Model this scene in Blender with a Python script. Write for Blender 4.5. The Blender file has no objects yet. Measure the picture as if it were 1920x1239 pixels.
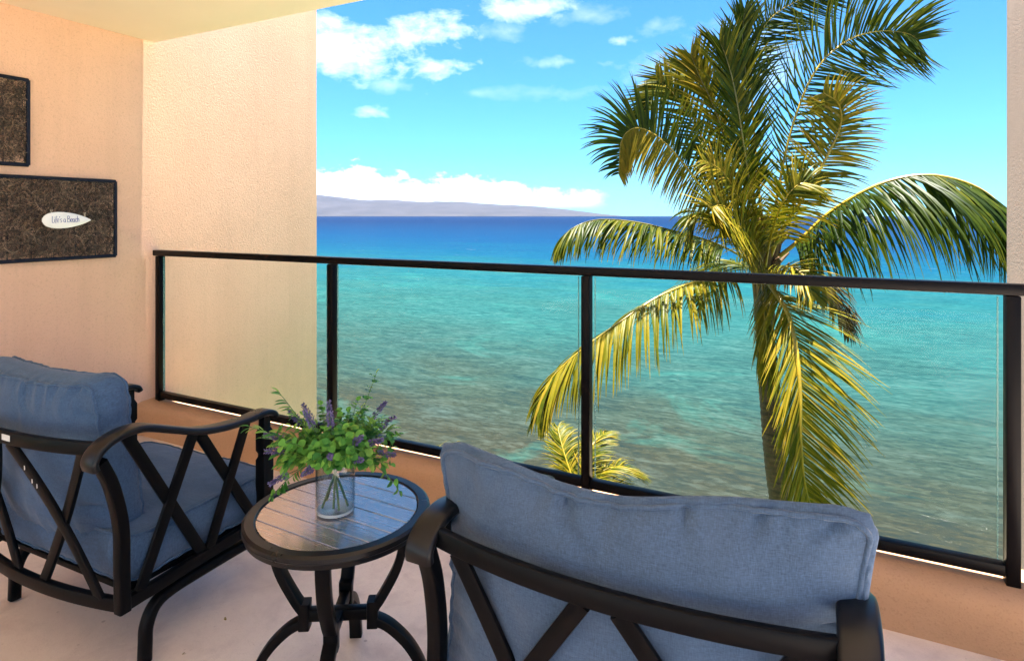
import bpy, bmesh, math, random
from math import sin, cos, pi, radians
from mathutils import Vector, Matrix, noise

# ------------------------------------------------------------------ camera, world, sun, exposure
scene = bpy.context.scene
COL = scene.collection
YAW = radians(26.8)
CAM_H = 1.43
F = 1148.0                                   # focal length in pixels of the 1920 px wide photograph
cam_d = bpy.data.cameras.new('camera')
cam_d.sensor_fit = 'HORIZONTAL'; cam_d.sensor_width = 36.0
cam_d.lens = 36.0 * F / 1920.0
cam_d.shift_y = -(619.5 - 405.0) / 1920.0
cam_d.clip_start = 0.02; cam_d.clip_end = 90000
cam = bpy.data.objects.new('camera', cam_d); COL.objects.link(cam)
cam.location = (0, 0, CAM_H); cam.rotation_euler = (pi / 2, 0, YAW)
scene.camera = cam

FWD = Vector((-sin(YAW), cos(YAW), 0)); RGT = Vector((cos(YAW), sin(YAW), 0)); UP = Vector((0, 0, 1))
def at(px, py, Z):
    """a point of the place that lies Z metres ahead, measured from the photograph"""
    return Vector((0, 0, CAM_H)) + FWD * Z + RGT * ((px - 960) / F * Z) + UP * ((405 - py) / F * Z)

SUN_EL = radians(89.0); SUN_H = Vector((-0.999, -0.02)).normalized()
sun_dir = Vector((SUN_H.x * cos(SUN_EL), SUN_H.y * cos(SUN_EL), sin(SUN_EL)))
sd = bpy.data.lights.new('sun', 'SUN'); sd.energy = 5.0; sd.angle = radians(0.53); sd.color = (1.0, 0.95, 0.87)
sun = bpy.data.objects.new('sun', sd); COL.objects.link(sun)
sun.rotation_euler = sun_dir.to_track_quat('Z', 'Y').to_euler(); sun.location = (0, 5, 30)

scene.render.engine = 'CYCLES'
scene.cycles.use_denoising = True
scene.cycles.max_bounces = 14; scene.cycles.diffuse_bounces = 8; scene.cycles.glossy_bounces = 5
scene.cycles.transmission_bounces = 10; scene.cycles.transparent_max_bounces = 24
scene.cycles.sample_clamp_indirect = 8.0
scene.view_settings.view_transform = 'Standard'; scene.view_settings.look = 'None'
scene.view_settings.gamma = 1.0; scene.view_settings.use_curve_mapping = False
scene.view_settings.exposure = 3.1

SKY_STRENGTH = 0.05
CLOUD = (5.6, 5.9, 6.3)
SKY_TINT = (0.190, 0.470, 0.640)           # the clear cyan of the trade-wind sky
def build_world():
    w = bpy.data.worlds.new('World'); scene.world = w; w.use_nodes = True
    nt = w.node_tree; nt.nodes.clear(); N = nt.nodes; L = nt.links
    out = N.new('ShaderNodeOutputWorld'); bg = N.new('ShaderNodeBackground'); bg.inputs['Strength'].default_value = SKY_STRENGTH
    sky = N.new('ShaderNodeTexSky'); sky.sky_type = 'NISHITA'; sky.sun_disc = False
    sky.sun_elevation = SUN_EL; sky.sun_rotation = math.atan2(SUN_H.x, SUN_H.y)
    sky.altitude = 10; sky.air_density = 1.0; sky.dust_density = 0.0; sky.ozone_density = 3.0
    tc = N.new('ShaderNodeTexCoord')
    def math_(op, a, b=None, c=None, clamp=False):
        n = N.new('ShaderNodeMath'); n.operation = op; n.use_clamp = clamp
        for i, v in enumerate((a, b, c)):
            if v is None: continue
            if isinstance(v, (int, float)): n.inputs[i].default_value = v
            else: L.new(v, n.inputs[i])
        return n.outputs[0]
    sep = N.new('ShaderNodeSeparateXYZ'); L.new(tc.outputs['Generated'], sep.inputs[0])
    x, y, z = sep.outputs
    az = math_('ARCTAN2', x, y)                       # compass bearing, 0 = straight out to sea
    hor = math_('SQRT', math_('ADD', math_('MULTIPLY', x, x), math_('MULTIPLY', y, y)))
    el = math_('ARCTAN2', z, hor)
    comb = N.new('ShaderNodeCombineXYZ'); L.new(az, comb.inputs[0]); L.new(math_('MULTIPLY', el, 1.7), comb.inputs[1])
    def noise_(scale, detail, rough, off=0.0, dist=0.0):
        m = N.new('ShaderNodeVectorMath'); m.operation = 'ADD'; L.new(comb.outputs[0], m.inputs[0]); m.inputs[1].default_value = (off, off * 0.7, off)
        n = N.new('ShaderNodeTexNoise'); n.inputs['Scale'].default_value = scale; n.inputs['Detail'].default_value = detail
        n.inputs['Roughness'].default_value = rough; n.inputs['Distortion'].default_value = dist
        L.new(m.outputs[0], n.inputs['Vector']); return n.outputs['Fac']
    n1 = noise_(9.0, 9, 0.62, 3.1, 0.4); n2 = noise_(26.0, 7, 0.6, 7.7, 0.3)
    nmix = math_('ADD', math_('MULTIPLY', n1, 0.6), math_('MULTIPLY', n2, 0.4))
    nz = math_('SUBTRACT', nmix, 0.5)
    def bearing(px): return math.atan((px - 960) / F) - YAW
    def elev(px, py): return math.atan2((405 - py) / F, math.hypot(1, (px - 960) / F))
    # cloud groups: centre bearing, elevation, half width, half height, softness, strength
    groups = []
    for (px, py, wpx, hpx, soft, k) in [
        (660, 72, 215, 62, 2.0, 1.0), (790, 58, 130, 40, 2.0, 0.95), (812, 122, 66, 24, 2.0, 0.95), (610, 105, 120, 55, 2.2, 1.0),
        (985, 14, 92, 24, 2.4, 0.9), (1160, 78, 36, 14, 2.4, 0.75), (1060, 116, 90, 13, 3.0, 0.65), (690, 210, 34, 12, 2.2, 0.7),
        (728, 160, 42, 14, 3.0, 0.5), (1250, 55, 70, 24, 3.4, 0.45), (1020, 175, 130, 14, 3.6, 0.34), (930, 60, 60, 18, 3.4, 0.4), (1110, 30, 80, 20, 3.4, 0.4), (1330, 60, 90, 30, 3.4, 0.4), (900, 175, 40, 10, 3.4, 0.35), (1700, 30, 60, 14, 3.6, 0.25), (1440, 110, 60, 90, 2.4, 0.45), (1230, 120, 60, 40, 3.0, 0.4),
        (300, 60, 260, 80, 2.5, 0.9), (60, 160, 160, 60, 2.5, 0.7), (2150, 120, 160, 30, 3.0, 0.5)]:
        groups.append((bearing(px), elev(px, py), wpx / F * cos(bearing(px) + YAW) ** 2, hpx / F, soft, k))
    mask = None
    for (a0, e0, wa, we, soft, k) in groups:
        dx = math_('DIVIDE', math_('SUBTRACT', az, a0), wa); dy = math_('DIVIDE', math_('SUBTRACT', el, e0), we)
        d = math_('SQRT', math_('ADD', math_('MULTIPLY', dx, dx), math_('MULTIPLY', dy, dy)))
        s = math_('ADD', math_('SUBTRACT', 0.95, d), math_('MULTIPLY', nz, 5.5))
        m = math_('MULTIPLY', math_('MULTIPLY', s, 1.0 / soft * 1.15, clamp=True), k)
        mask = m if mask is None else math_('MAXIMUM', mask, m)
    # cumulus bank low over the island, thinning out towards the right
    top = math_('ADD', 0.066, math_('MULTIPLY', math_('SUBTRACT', az, bearing(800)), -0.085))
    t = math_('SUBTRACT', math_('ADD', top, math_('MULTIPLY', nz, 0.15)), el)
    bank = math_('MULTIPLY', t, 90.0, clamp=True)
    bank = math_('MULTIPLY', bank, math_('MULTIPLY', math_('SUBTRACT', math_('ADD', bearing(1135), math_('MULTIPLY', nz, 0.12)), az), 30.0, clamp=True))
    bank = math_('MULTIPLY', bank, math_('MULTIPLY', math_('SUBTRACT', el, math_('ADD', 0.010, math_('MULTIPLY', nz, 0.012))), 70.0, clamp=True))
    mask = math_('MAXIMUM', mask, bank)
    # fair weather clouds over the rest of the sky
    d3 = N.new('ShaderNodeVectorMath'); d3.operation = 'MULTIPLY'; L.new(tc.outputs['Generated'], d3.inputs[0]); d3.inputs[1].default_value = (1, 1, 2.2)
    ng = N.new('ShaderNodeTexNoise'); ng.inputs['Scale'].default_value = 3.2; ng.inputs['Detail'].default_value = 8; ng.inputs['Roughness'].default_value = 0.58
    L.new(d3.outputs[0], ng.inputs['Vector'])
    far = math_('MULTIPLY', math_('SUBTRACT', math_('MULTIPLY', ng.outputs['Fac'], 1.0), 0.60), 6.0, clamp=True)
    away = math_('MULTIPLY', math_('SUBTRACT', math_('ABSOLUTE', math_('ADD', az, YAW)), 0.75), 4.0, clamp=True)
    high = math_('MULTIPLY', math_('SUBTRACT', el, 0.36), 6.0, clamp=True)
    far = math_('MULTIPLY', far, math_('MAXIMUM', away, high))
    mask = math_('MAXIMUM', mask, far)
    mask = math_('MULTIPLY', mask, math_('MULTIPLY', el, 60.0, clamp=True))
    mix = N.new('ShaderNodeMix'); mix.data_type = 'RGBA'
    tint = N.new('ShaderNodeMix'); tint.data_type = 'RGBA'; tint.blend_type = 'MULTIPLY'; tint.inputs['Factor'].default_value = 1.0
    L.new(sky.outputs[0], tint.inputs[6]); tint.inputs[7].default_value = (*SKY_TINT, 1)
    L.new(mask, mix.inputs['Factor']); L.new(tint.outputs[2], mix.inputs[6]); mix.inputs[7].default_value = (*CLOUD, 1)
    L.new(mix.outputs[2], bg.inputs['Color']); L.new(bg.outputs[0], out.inputs[0])
build_world()

# ------------------------------------------------------------------ helpers
def link_obj(name, me, mat=None, parent=None, loc=(0, 0, 0), rz=0.0):
    o = bpy.data.objects.new(name, me); COL.objects.link(o)
    if mat is not None and me is not None and not me.materials: me.materials.append(mat)
    o.location = loc; o.rotation_euler = (0, 0, rz)
    if parent is not None: o.parent = parent
    return o
def tag(o, label=None, cat=None, group=None, kind=None):
    if label: o['label'] = label
    if cat: o['category'] = cat
    if group: o['group'] = group
    if kind: o['kind'] = kind
    return o
def empty(name, loc=(0, 0, 0), rz=0.0):
    o = bpy.data.objects.new(name, None); COL.objects.link(o); o.location = loc; o.rotation_euler = (0, 0, rz)
    o.empty_display_size = 0.1
    return o

class MB:
    def __init__(s): s.v = []; s.f = []; s.c = []
    def quad_strip(s, rings, close=True, cap=True):
        base = len(s.v); n = len(rings[0])
        for r in rings: s.v.extend(tuple(p) for p in r)
        for i in range(len(rings) - 1):
            for j in range(n if close else n - 1):
                a = base + i * n + j; b = base + i * n + (j + 1) % n
                s.f.append((a, b, b + n, a + n))
        if cap and close:
            s.f.append(tuple(base + j for j in range(n))[::-1])
            s.f.append(tuple(base + (len(rings) - 1) * n + j for j in range(n)))
    def box(s, x0, x1, y0, y1, z0, z1):
        b = len(s.v)
        s.v += [(x0, y0, z0), (x1, y0, z0), (x1, y1, z0), (x0, y1, z0), (x0, y0, z1), (x1, y0, z1), (x1, y1, z1), (x0, y1, z1)]
        s.f += [(b, b + 3, b + 2, b + 1), (b + 4, b + 5, b + 6, b + 7), (b, b + 1, b + 5, b + 4), (b + 1, b + 2, b + 6, b + 5), (b + 2, b + 3, b + 7, b + 6), (b + 3, b, b + 4, b + 7)]
    def sweep(s, pts, prof, up=Vector((0, 0, 1)), scale=None, closed=False):
        """prof: list of (a, b): a along the side vector, b along the frame's up"""
        pts = [Vector(p) for p in pts]; rings = []; n = len(pts)
        for i, p in enumerate(pts):
            if closed: t = pts[(i + 1) % n] - pts[i - 1]
            else: t = (pts[min(i + 1, n - 1)] - pts[max(i - 1, 0)])
            t.normalize()
            side = t.cross(up)
            if side.length < 1e-4: side = t.cross(Vector((0, 1, 0.01)))
            side.normalize(); u2 = side.cross(t).normalized()
            k = 1 if scale is None else scale[i]
            rings.append([p + side * (a * k) + u2 * (b * k) for a, b in prof])
        if closed: rings.append(rings[0])
        s.quad_strip(rings, cap=not closed)
    def tube(s, pts, r, n=8, closed=False):
        """round tube with parallel transported frames, r scalar or list"""
        pts = [Vector(p) for p in pts]; m = len(pts); rings = []
        up = None
        for i, p in enumerate(pts):
            t = (pts[(i + 1) % m] - pts[i - 1]) if closed else (pts[min(i + 1, m - 1)] - pts[max(i - 1, 0)])
            if t.length < 1e-9: t = Vector((0, 0, 1))
            t.normalize()
            if up is None:
                up = Vector((0, 0, 1)) if abs(t.z) < 0.9 else Vector((1, 0, 0))
            side = t.cross(up)
            if side.length < 1e-5: side = t.orthogonal()
            side.normalize(); up = side.cross(t).normalized()
            rr = r if isinstance(r, (int, float)) else r[i]
            rings.append([p + (side * cos(2 * pi * j / n) + up * sin(2 * pi * j / n)) * rr for j in range(n)])
        if closed: rings.append(rings[0])
        s.quad_strip(rings, cap=not closed)
    def mesh(s, name, smooth=None):
        me = bpy.data.meshes.new(name); me.from_pydata([tuple(v) for v in s.v], [], s.f); me.update()
        if s.c:
            at_ = me.attributes.new('tone', 'FLOAT', 'POINT'); at_.data.foreach_set('value', s.c)
        if smooth is not None:
            bm = bmesh.new(); bm.from_mesh(me); bmesh.ops.recalc_face_normals(bm, faces=bm.faces); bm.to_mesh(me); bm.free()
            for p in me.polygons: p.use_smooth = True
            me.set_sharp_from_angle(angle=radians(smooth))
        return me
    def build(s, name, mat, parent=None, smooth=None, **k):
        return link_obj(name, s.mesh(name, smooth), mat, parent, **k)

def rrect(w, h, r, n=3):
    """rounded rectangle profile"""
    out = []
    for (cx, cy, a0) in ((w / 2 - r, h / 2 - r, 0), (-w / 2 + r, h / 2 - r, 90), (-w / 2 + r, -h / 2 + r, 180), (w / 2 - r, -h / 2 + r, 270)):
        for i in range(n):
            a = radians(a0 + 90 * i / (n - 1)); out.append((cx + r * cos(a), cy + r * sin(a)))
    return out
def spline(pts, n):
    """Catmull-Rom through the points"""
    P = [Vector(p) for p in pts]; out = []
    Q = [P[0] * 2 - P[1]] + P + [P[-1] * 2 - P[-2]]
    m = len(P) - 1
    for i in range(n + 1):
        t = i / n * m; k = min(int(t), m - 1); u = t - k
        a, b, c, d = Q[k], Q[k + 1], Q[k + 2], Q[k + 3]
        out.append(0.5 * ((2 * b) + (c - a) * u + (2 * a - 5 * b + 4 * c - d) * u * u + (3 * b - a - 3 * c + d) * u ** 3))
    return out
def bevel_box(w, d, h, r=0.01, seg=2):
    bm = bmesh.new(); bmesh.ops.create_cube(bm, size=1.0)
    bmesh.ops.scale(bm, vec=(w, d, h), verts=bm.verts)
    bmesh.ops.bevel(bm, geom=list(bm.edges), offset=r, segments=seg, affect='EDGES', profile=0.5)
    me = bpy.data.meshes.new('box'); bm.to_mesh(me); bm.free()
    for p in me.polygons: p.use_smooth = True
    me.set_sharp_from_angle(angle=radians(35))
    return me

# ------------------------------------------------------------------ materials
def new_mat(name):
    m = bpy.data.materials.new(name); m.use_nodes = True; nt = m.node_tree; nt.nodes.clear()
    out = nt.nodes.new('ShaderNodeOutputMaterial'); return m, nt, out
class NB:
    """small node builder"""
    def __init__(s, name):
        s.m, s.nt, s.out = new_mat(name); s.N = s.nt.nodes; s.L = s.nt.links
        s.tc = s.N.new('ShaderNodeTexCoord')
    def inp(s, n, key, v):
        if v is None: return
        if hasattr(v, 'is_output') or isinstance(v, bpy.types.NodeSocket): s.L.new(v, n.inputs[key])
        elif isinstance(v, (tuple, list)) and len(v) == 3 and n.inputs[key].type == 'RGBA': n.inputs[key].default_value = (*v, 1)
        else: n.inputs[key].default_value = v
    def co(s, scale=(1, 1, 1), kind='Object', rot=(0, 0, 0)):
        mp = s.N.new('ShaderNodeMapping'); mp.inputs['Scale'].default_value = scale; mp.inputs['Rotation'].default_value = rot
        s.L.new(s.tc.outputs[kind], mp.inputs['Vector']); return mp.outputs[0]
    def noise(s, vec, scale, detail=4, rough=0.55, dist=0.0, out='Fac'):
        n = s.N.new('ShaderNodeTexNoise'); s.L.new(vec, n.inputs['Vector'])
        n.inputs['Scale'].default_value = scale; n.inputs['Detail'].default_value = detail; n.inputs['Roughness'].default_value = rough; n.inputs['Distortion'].default_value = dist
        return n.outputs[out]
    def vor(s, vec, scale, feature='F1', out='Distance'):
        n = s.N.new('ShaderNodeTexVoronoi'); n.feature = feature; s.L.new(vec, n.inputs['Vector']); n.inputs['Scale'].default_value = scale
        return n.outputs[out]
    def math(s, op, a, b=None, clamp=False):
        n = s.N.new('ShaderNodeMath'); n.operation = op; n.use_clamp = clamp
        for i, v in enumerate((a, b)): s.inp(n, i, v)
        return n.outputs[0]
    def ramp(s, fac, stops, interp='LINEAR'):
        n = s.N.new('ShaderNodeValToRGB'); n.color_ramp.interpolation = interp
        e = n.color_ramp.elements
        while len(e) < len(stops): e.new(0.5)
        for el_, (p, c) in zip(e, stops):
            el_.position = p; el_.color = (*c, 1) if len(c) == 3 else c
        s.L.new(fac, n.inputs[0]); return n.outputs[0]
    def mix(s, fac, a, b, blend='MIX'):
        n = s.N.new('ShaderNodeMix'); n.data_type = 'RGBA'; n.blend_type = blend
        s.inp(n, 'Factor', fac)
        for k, v in (('A', a), ('B', b)):
            sock = [i for i in n.inputs if i.name == k and i.type == 'RGBA'][0]
            if isinstance(v, bpy.types.NodeSocket): s.L.new(v, sock)
            else: sock.default_value = (*v, 1)
        return [o for o in n.outputs if o.type == 'RGBA'][0]
    def bump(s, h, strength=0.3, dist=0.01, normal=None):
        n = s.N.new('ShaderNodeBump'); n.inputs['Strength'].default_value = strength; n.inputs['Distance'].default_value = dist
        s.L.new(h, n.inputs['Height'])
        if normal is not None: s.L.new(normal, n.inputs['Normal'])
        return n.outputs[0]
    def attr(s, name, out='Fac'):
        n = s.N.new('ShaderNodeAttribute'); n.attribute_name = name; return n.outputs[out]
    def pbr(s, color, rough=0.6, normal=None, **kw):
        p = s.N.new('ShaderNodeBsdfPrincipled'); s.inp(p, 'Base Color', color); s.inp(p, 'Roughness', rough)
        if normal is not None: s.L.new(normal, p.inputs['Normal'])
        for k, v in kw.items(): s.inp(p, k, v)
        return p.outputs[0]
    def done(s, shader):
        s.L.new(shader, s.out.inputs['Surface']); return s.m

def mat_stucco(name, c0, c1, streak=0.0, bump=0.55):
    b = NB(name); v = b.co()
    big = b.noise(v, 1.3, 4, 0.6); fine = b.noise(v, 150, 3, 0.6); mid = b.noise(v, 75, 3, 0.55); blot = b.noise(v, 4.5, 5, 0.65, 0.6)
    col = b.ramp(big, [(0.3, c0), (0.7, c1)])
    if streak:
        sv = b.co((1.0, 5.0, 0.22)); st = b.noise(sv, 2.3, 5, 0.62)
        col = b.mix(b.math('MULTIPLY', b.math('SUBTRACT', st, 0.47), streak, True), col, tuple(x * 0.80 for x in c0))
    col = b.mix(b.math('MULTIPLY', b.math('SUBTRACT', blot, 0.5), 1.1, True), col, tuple(x * 0.86 for x in c0))
    col = b.mix(b.math('MULTIPLY', b.math('SUBTRACT', b.math('ADD', b.math('MULTIPLY', fine, 0.5), b.math('MULTIPLY', mid, 0.5)), 0.52), 2.6, True), col, tuple(x * 0.70 for x in c0))
    h = b.math('ADD', b.math('MULTIPLY', fine, 0.55), b.math('MULTIPLY', mid, 0.75))
    return b.done(b.pbr(col, 0.88, b.bump(h, bump, 0.006), **{'Specular IOR Level': 0.25}))

M = {}
M['wall'] = mat_stucco('tan stucco', (0.70, 0.428, 0.285), (0.76, 0.478, 0.325), 1.0, 0.42)
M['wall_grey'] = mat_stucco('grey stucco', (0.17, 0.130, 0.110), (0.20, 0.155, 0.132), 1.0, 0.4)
M['curb'] = mat_stucco('curb plaster', (0.43, 0.235, 0.120), (0.49, 0.28, 0.155), 0.0, 0.5)
def _ceil():
    b = NB('cream ceiling paint'); v = b.co(); n = b.noise(v, 2.0, 4, 0.6); f = b.noise(v, 120, 3, 0.6)
    return b.done(b.pbr(b.ramp(n, [(0.3, (0.84, 0.70, 0.58)), (0.7, (0.87, 0.735, 0.62))]), 0.8, b.bump(f, 0.12, 0.004)))
M['ceiling'] = _ceil()
def _floor():
    b = NB('pinkish concrete'); v = b.co(); big = b.noise(v, 0.9, 6, 0.62, 0.6); mid = b.noise(v, 3.6, 6, 0.68, 0.5); fine = b.noise(v, 190, 3, 0.65); gr = b.noise(v, 38, 4, 0.6)
    col = b.ramp(big, [(0.26, (0.60, 0.51, 0.455)), (0.5, (0.75, 0.645, 0.57)), (0.74, (0.80, 0.70, 0.62))])
    col = b.mix(b.math('MULTIPLY', b.math('SUBTRACT', mid, 0.47), 3.4, True), col, (0.50, 0.41, 0.38))
    wet = b.noise(b.co((1, 1, 1), rot=(0, 0, 0.6)), 1.7, 7, 0.7, 1.4)
    col = b.mix(b.math('MULTIPLY', b.math('SUBTRACT', wet, 0.56), 3.0, True), col, (0.48, 0.385, 0.36))
    sp = b.vor(b.co((1, 1, 1)), 6.0); sm = b.math('MULTIPLY', b.math('SUBTRACT', 0.045, sp), 60.0, True)
    col = b.mix(b.math('MULTIPLY', sm, 0.55), col, (0.22, 0.15, 0.12))
    sp2 = b.vor(b.co((1.3, 0.9, 1)), 19.0); col = b.mix(b.math('MULTIPLY', b.math('MULTIPLY', b.math('SUBTRACT', 0.075, sp2), 40.0, True), 0.35), col, (0.36, 0.27, 0.23))
    col = b.mix(b.math('MULTIPLY', b.math('SUBTRACT', b.math('ADD', b.math('MULTIPLY', fine, 0.6), b.math('MULTIPLY', gr, 0.4)), 0.5), 2.4, True), col, (0.52, 0.42, 0.375))
    return b.done(b.pbr(col, b.ramp(mid, [(0.3, (0.42,) * 3), (0.7, (0.65,) * 3)]), b.bump(b.math('ADD', fine, gr), 0.22, 0.003), **{'Specular IOR Level': 0.35}))
M['floor'] = _floor()
def _metal(name, c, rough, bumpy=0.1, spec=0.09):
    b = NB(name); v = b.co(); n = b.noise(v, 9, 4, 0.6); f = b.noise(v, 380, 2, 0.5)
    col = b.mix(b.math('MULTIPLY', b.math('SUBTRACT', n, 0.45), 1.5, True), c, tuple(x * 1.5 for x in c))
    return b.done(b.pbr(col, b.ramp(n, [(0.3, (rough,) * 3), (0.7, (rough + 0.12,) * 3)]), b.bump(f, bumpy, 0.001), **{'Specular IOR Level': spec}))
M['rail'] = _metal('bronze railing paint', (0.0040, 0.0026, 0.0025), 0.32)
M['black'] = _metal('black brown chair enamel', (0.0030, 0.0026, 0.0030), 0.30)
M['rim'] = _metal('table rim enamel', (0.0045, 0.0040, 0.0048), 0.26, 0.05, 0.26)
M['wire'] = _metal('blue black wire', (0.010, 0.013, 0.024), 0.45)
def _slat():
    b = NB('brushed brown slat'); g = b.co((2.0, 60, 60)); n = b.noise(g, 3.0, 5, 0.6); big = b.noise(b.co(), 6, 3, 0.5)
    col = b.ramp(n, [(0.3, (0.52, 0.42, 0.37)), (0.7, (0.58, 0.475, 0.42))])
    col = b.mix(b.math('MULTIPLY', big, 0.3), col, (0.62, 0.52, 0.47))
    return b.done(b.pbr(col, b.ramp(n, [(0.3, (0.20,) * 3), (0.7, (0.30,) * 3)]), b.bump(n, 0.04, 0.002), **{'Metallic': 0.92}))
M['slat'] = _slat()
def mat_fabric(name, c):
    b = NB(name); v = b.co()
    wx = b.noise(b.co((700, 90, 90)), 1.0, 2, 0.5); wz = b.noise(b.co((90, 90, 700)), 1.0, 2, 0.5)
    wv = b.math('ADD', wx, wz); big = b.noise(v, 4.5, 4, 0.6); fl = b.noise(v, 230, 2, 0.6)
    col = b.ramp(b.math('MULTIPLY', wv, 0.5), [(0.35, tuple(x * 0.72 for x in c)), (0.65, tuple(x * 1.3 for x in c))])
    col = b.mix(b.math('MULTIPLY', b.math('SUBTRACT', fl, 0.5), 1.6, True), col, tuple(x * 0.62 for x in c))
    col = b.mix(b.math('MULTIPLY', b.math('SUBTRACT', big, 0.45), 1.2, True), col, tuple(min(1, x * 1.22) for x in c))
    wr = b.noise(b.co((6, 6, 14)), 1.0, 4, 0.6, 0.8)
    nb = b.bump(wr, 0.35, 0.012); nb = b.bump(wv, 0.25, 0.0012, nb)
    return b.done(b.pbr(col, 0.92, nb, **{'Sheen Weight': 0.15, 'Sheen Roughness': 0.5, 'Specular IOR Level': 0.15}))
M['fabric_blue'] = mat_fabric('bluer cushion fabric', (0.040, 0.078, 0.148))  # slightly bluer than the slate fabric
M['fabric_slate'] = mat_fabric('slate blue fabric', (0.050, 0.082, 0.138))
def _glass():
    b = NB('railing glass'); geo = b.N.new('ShaderNodeNewGeometry'); fr = b.N.new('ShaderNodeFresnel'); fr.inputs['IOR'].default_value = 1.42
    t = b.N.new('ShaderNodeBsdfTransparent'); t.inputs['Color'].default_value = (0.985, 0.996, 0.992, 1)
    g = b.N.new('ShaderNodeBsdfGlossy'); g.inputs['Roughness'].default_value = 0.0; g.inputs['Color'].default_value = (0.9, 0.95, 1, 1)
    mx = b.N.new('ShaderNodeMixShader'); b.L.new(b.math('MULTIPLY', b.math('MULTIPLY', fr.outputs[0], b.math('SUBTRACT', 1.0, geo.outputs['Backfacing'])), 0.09), mx.inputs[0]); b.L.new(t.outputs[0], mx.inputs[1]); b.L.new(g.outputs[0], mx.inputs[2])
    return b.done(mx.outputs[0])
M['glass'] = _glass()
def _gedge():
    b = NB('glass edge'); return b.done(b.pbr((0.18, 0.36, 0.33), 0.2, None, Alpha=0.55))
M['glass_edge'] = _gedge()
def _vglass():
    b = NB('vase glass'); geo = b.N.new('ShaderNodeNewGeometry'); fr = b.N.new('ShaderNodeFresnel'); fr.inputs['IOR'].default_value = 1.5
    t = b.N.new('ShaderNodeBsdfTransparent'); lw = b.N.new('ShaderNodeLayerWeight'); lw.inputs['Blend'].default_value = 0.5
    b.L.new(b.mix(b.math('POWER', lw.outputs['Facing'], 2.5), (0.97, 0.985, 0.985), (0.50, 0.57, 0.58)), t.inputs['Color'])
    g = b.N.new('ShaderNodeBsdfGlossy'); g.inputs['Roughness'].default_value = 0.02
    mx = b.N.new('ShaderNodeMixShader'); b.L.new(b.math('MULTIPLY', fr.outputs[0], b.math('SUBTRACT', 1.0, geo.outputs['Backfacing'])), mx.inputs[0]); b.L.new(t.outputs[0], mx.inputs[1]); b.L.new(g.outputs[0], mx.inputs[2])
    return b.done(mx.outputs[0])
M['vase'] = _vglass()
def _vglow():  # paints the sky brightness refracted at the vase bottom as a pale colour
    b = NB('painted vase glow'); t = b.N.new('ShaderNodeBsdfTransparent'); d = b.pbr((0.86, 0.90, 0.92), 0.08, None, **{'Specular IOR Level': 0.8})
    mx = b.N.new('ShaderNodeMixShader'); mx.inputs[0].default_value = 0.5; b.L.new(t.outputs[0], mx.inputs[1]); b.L.new(d, mx.inputs[2])
    return b.done(mx.outputs[0])
M['vase_glow'] = _vglow()
def _vwater():
    b = NB('vase water'); geo = b.N.new('ShaderNodeNewGeometry'); fr = b.N.new('ShaderNodeFresnel'); fr.inputs['IOR'].default_value = 1.25
    t = b.N.new('ShaderNodeBsdfTransparent'); t.inputs['Color'].default_value = (0.90, 0.955, 0.98, 1)
    g = b.N.new('ShaderNodeBsdfGlossy'); g.inputs['Roughness'].default_value = 0.03
    mx = b.N.new('ShaderNodeMixShader'); b.L.new(b.math('MULTIPLY', fr.outputs[0], b.math('SUBTRACT', 1.0, geo.outputs['Backfacing'])), mx.inputs[0]); b.L.new(t.outputs[0], mx.inputs[1]); b.L.new(g.outputs[0], mx.inputs[2])
    return b.done(mx.outputs[0])
M['vase_water'] = _vwater()
def mat_leaf(name, stops, trans=0.35, rough=0.45):
    b = NB(name); tn = b.attr('tone'); ob = b.N.new('ShaderNodeObjectInfo'); nz = b.noise(b.co(), 14, 3, 0.6)
    fac = b.math('ADD', b.math('ADD', b.math('MULTIPLY', tn, 0.7), b.math('MULTIPLY', nz, 0.3)), b.math('MULTIPLY', b.math('SUBTRACT', ob.outputs['Random'], 0.5), 0.12))
    col = b.ramp(fac, stops)
    p = b.pbr(col, rough, None, **{'Specular IOR Level': 0.12})
    tr = b.N.new('ShaderNodeBsdfTranslucent'); b.L.new(b.mix(0.5, col, (0.30, 0.30, 0.02), 'ADD') if False else col, tr.inputs['Color'])
    mx = b.N.new('ShaderNodeMixShader'); mx.inputs[0].default_value = trans; b.L.new(p, mx.inputs[1]); b.L.new(tr.outputs[0], mx.inputs[2])
    return b.done(mx.outputs[0])
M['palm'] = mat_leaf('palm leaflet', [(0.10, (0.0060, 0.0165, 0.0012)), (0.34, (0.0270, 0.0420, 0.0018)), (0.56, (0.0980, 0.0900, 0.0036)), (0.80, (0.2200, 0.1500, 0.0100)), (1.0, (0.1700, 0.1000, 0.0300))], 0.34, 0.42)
M['palm_dry'] = mat_leaf('dry palm leaflet', [(0.1, (0.0301, 0.0215, 0.0077)), (0.6, (0.0645, 0.0430, 0.0155)), (1.0, (0.1204, 0.0860, 0.0387))], 0.25, 0.6)
M['sprig'] = mat_leaf('bouquet leaf', [(0.1, (0.020, 0.085, 0.018)), (0.35, (0.055, 0.20, 0.036)), (0.65, (0.14, 0.34, 0.055)), (1.0, (0.32, 0.42, 0.08))], 0.3, 0.45)
def _simple(name, c, rough=0.6, var=0.3, sc=20, **k):
    b = NB(name); n = b.noise(b.co(), sc, 4, 0.6)
    return b.done(b.pbr(b.ramp(n, [(0.3, tuple(x * (1 - var) for x in c)), (0.7, tuple(min(1, x * (1 + var)) for x in c))]), rough, b.bump(n, 0.2, 0.002), **k))
M['rachis'] = _simple('yellow palm rib', (0.235, 0.155, 0.008), 0.4, 0.25, 6)
M['rachis_green'] = _simple('green palm rib', (0.10, 0.085, 0.014), 0.4, 0.25, 6)
M['fibre'] = _simple('palm fibre', (0.085, 0.042, 0.016), 0.8, 0.5, 12)
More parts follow.
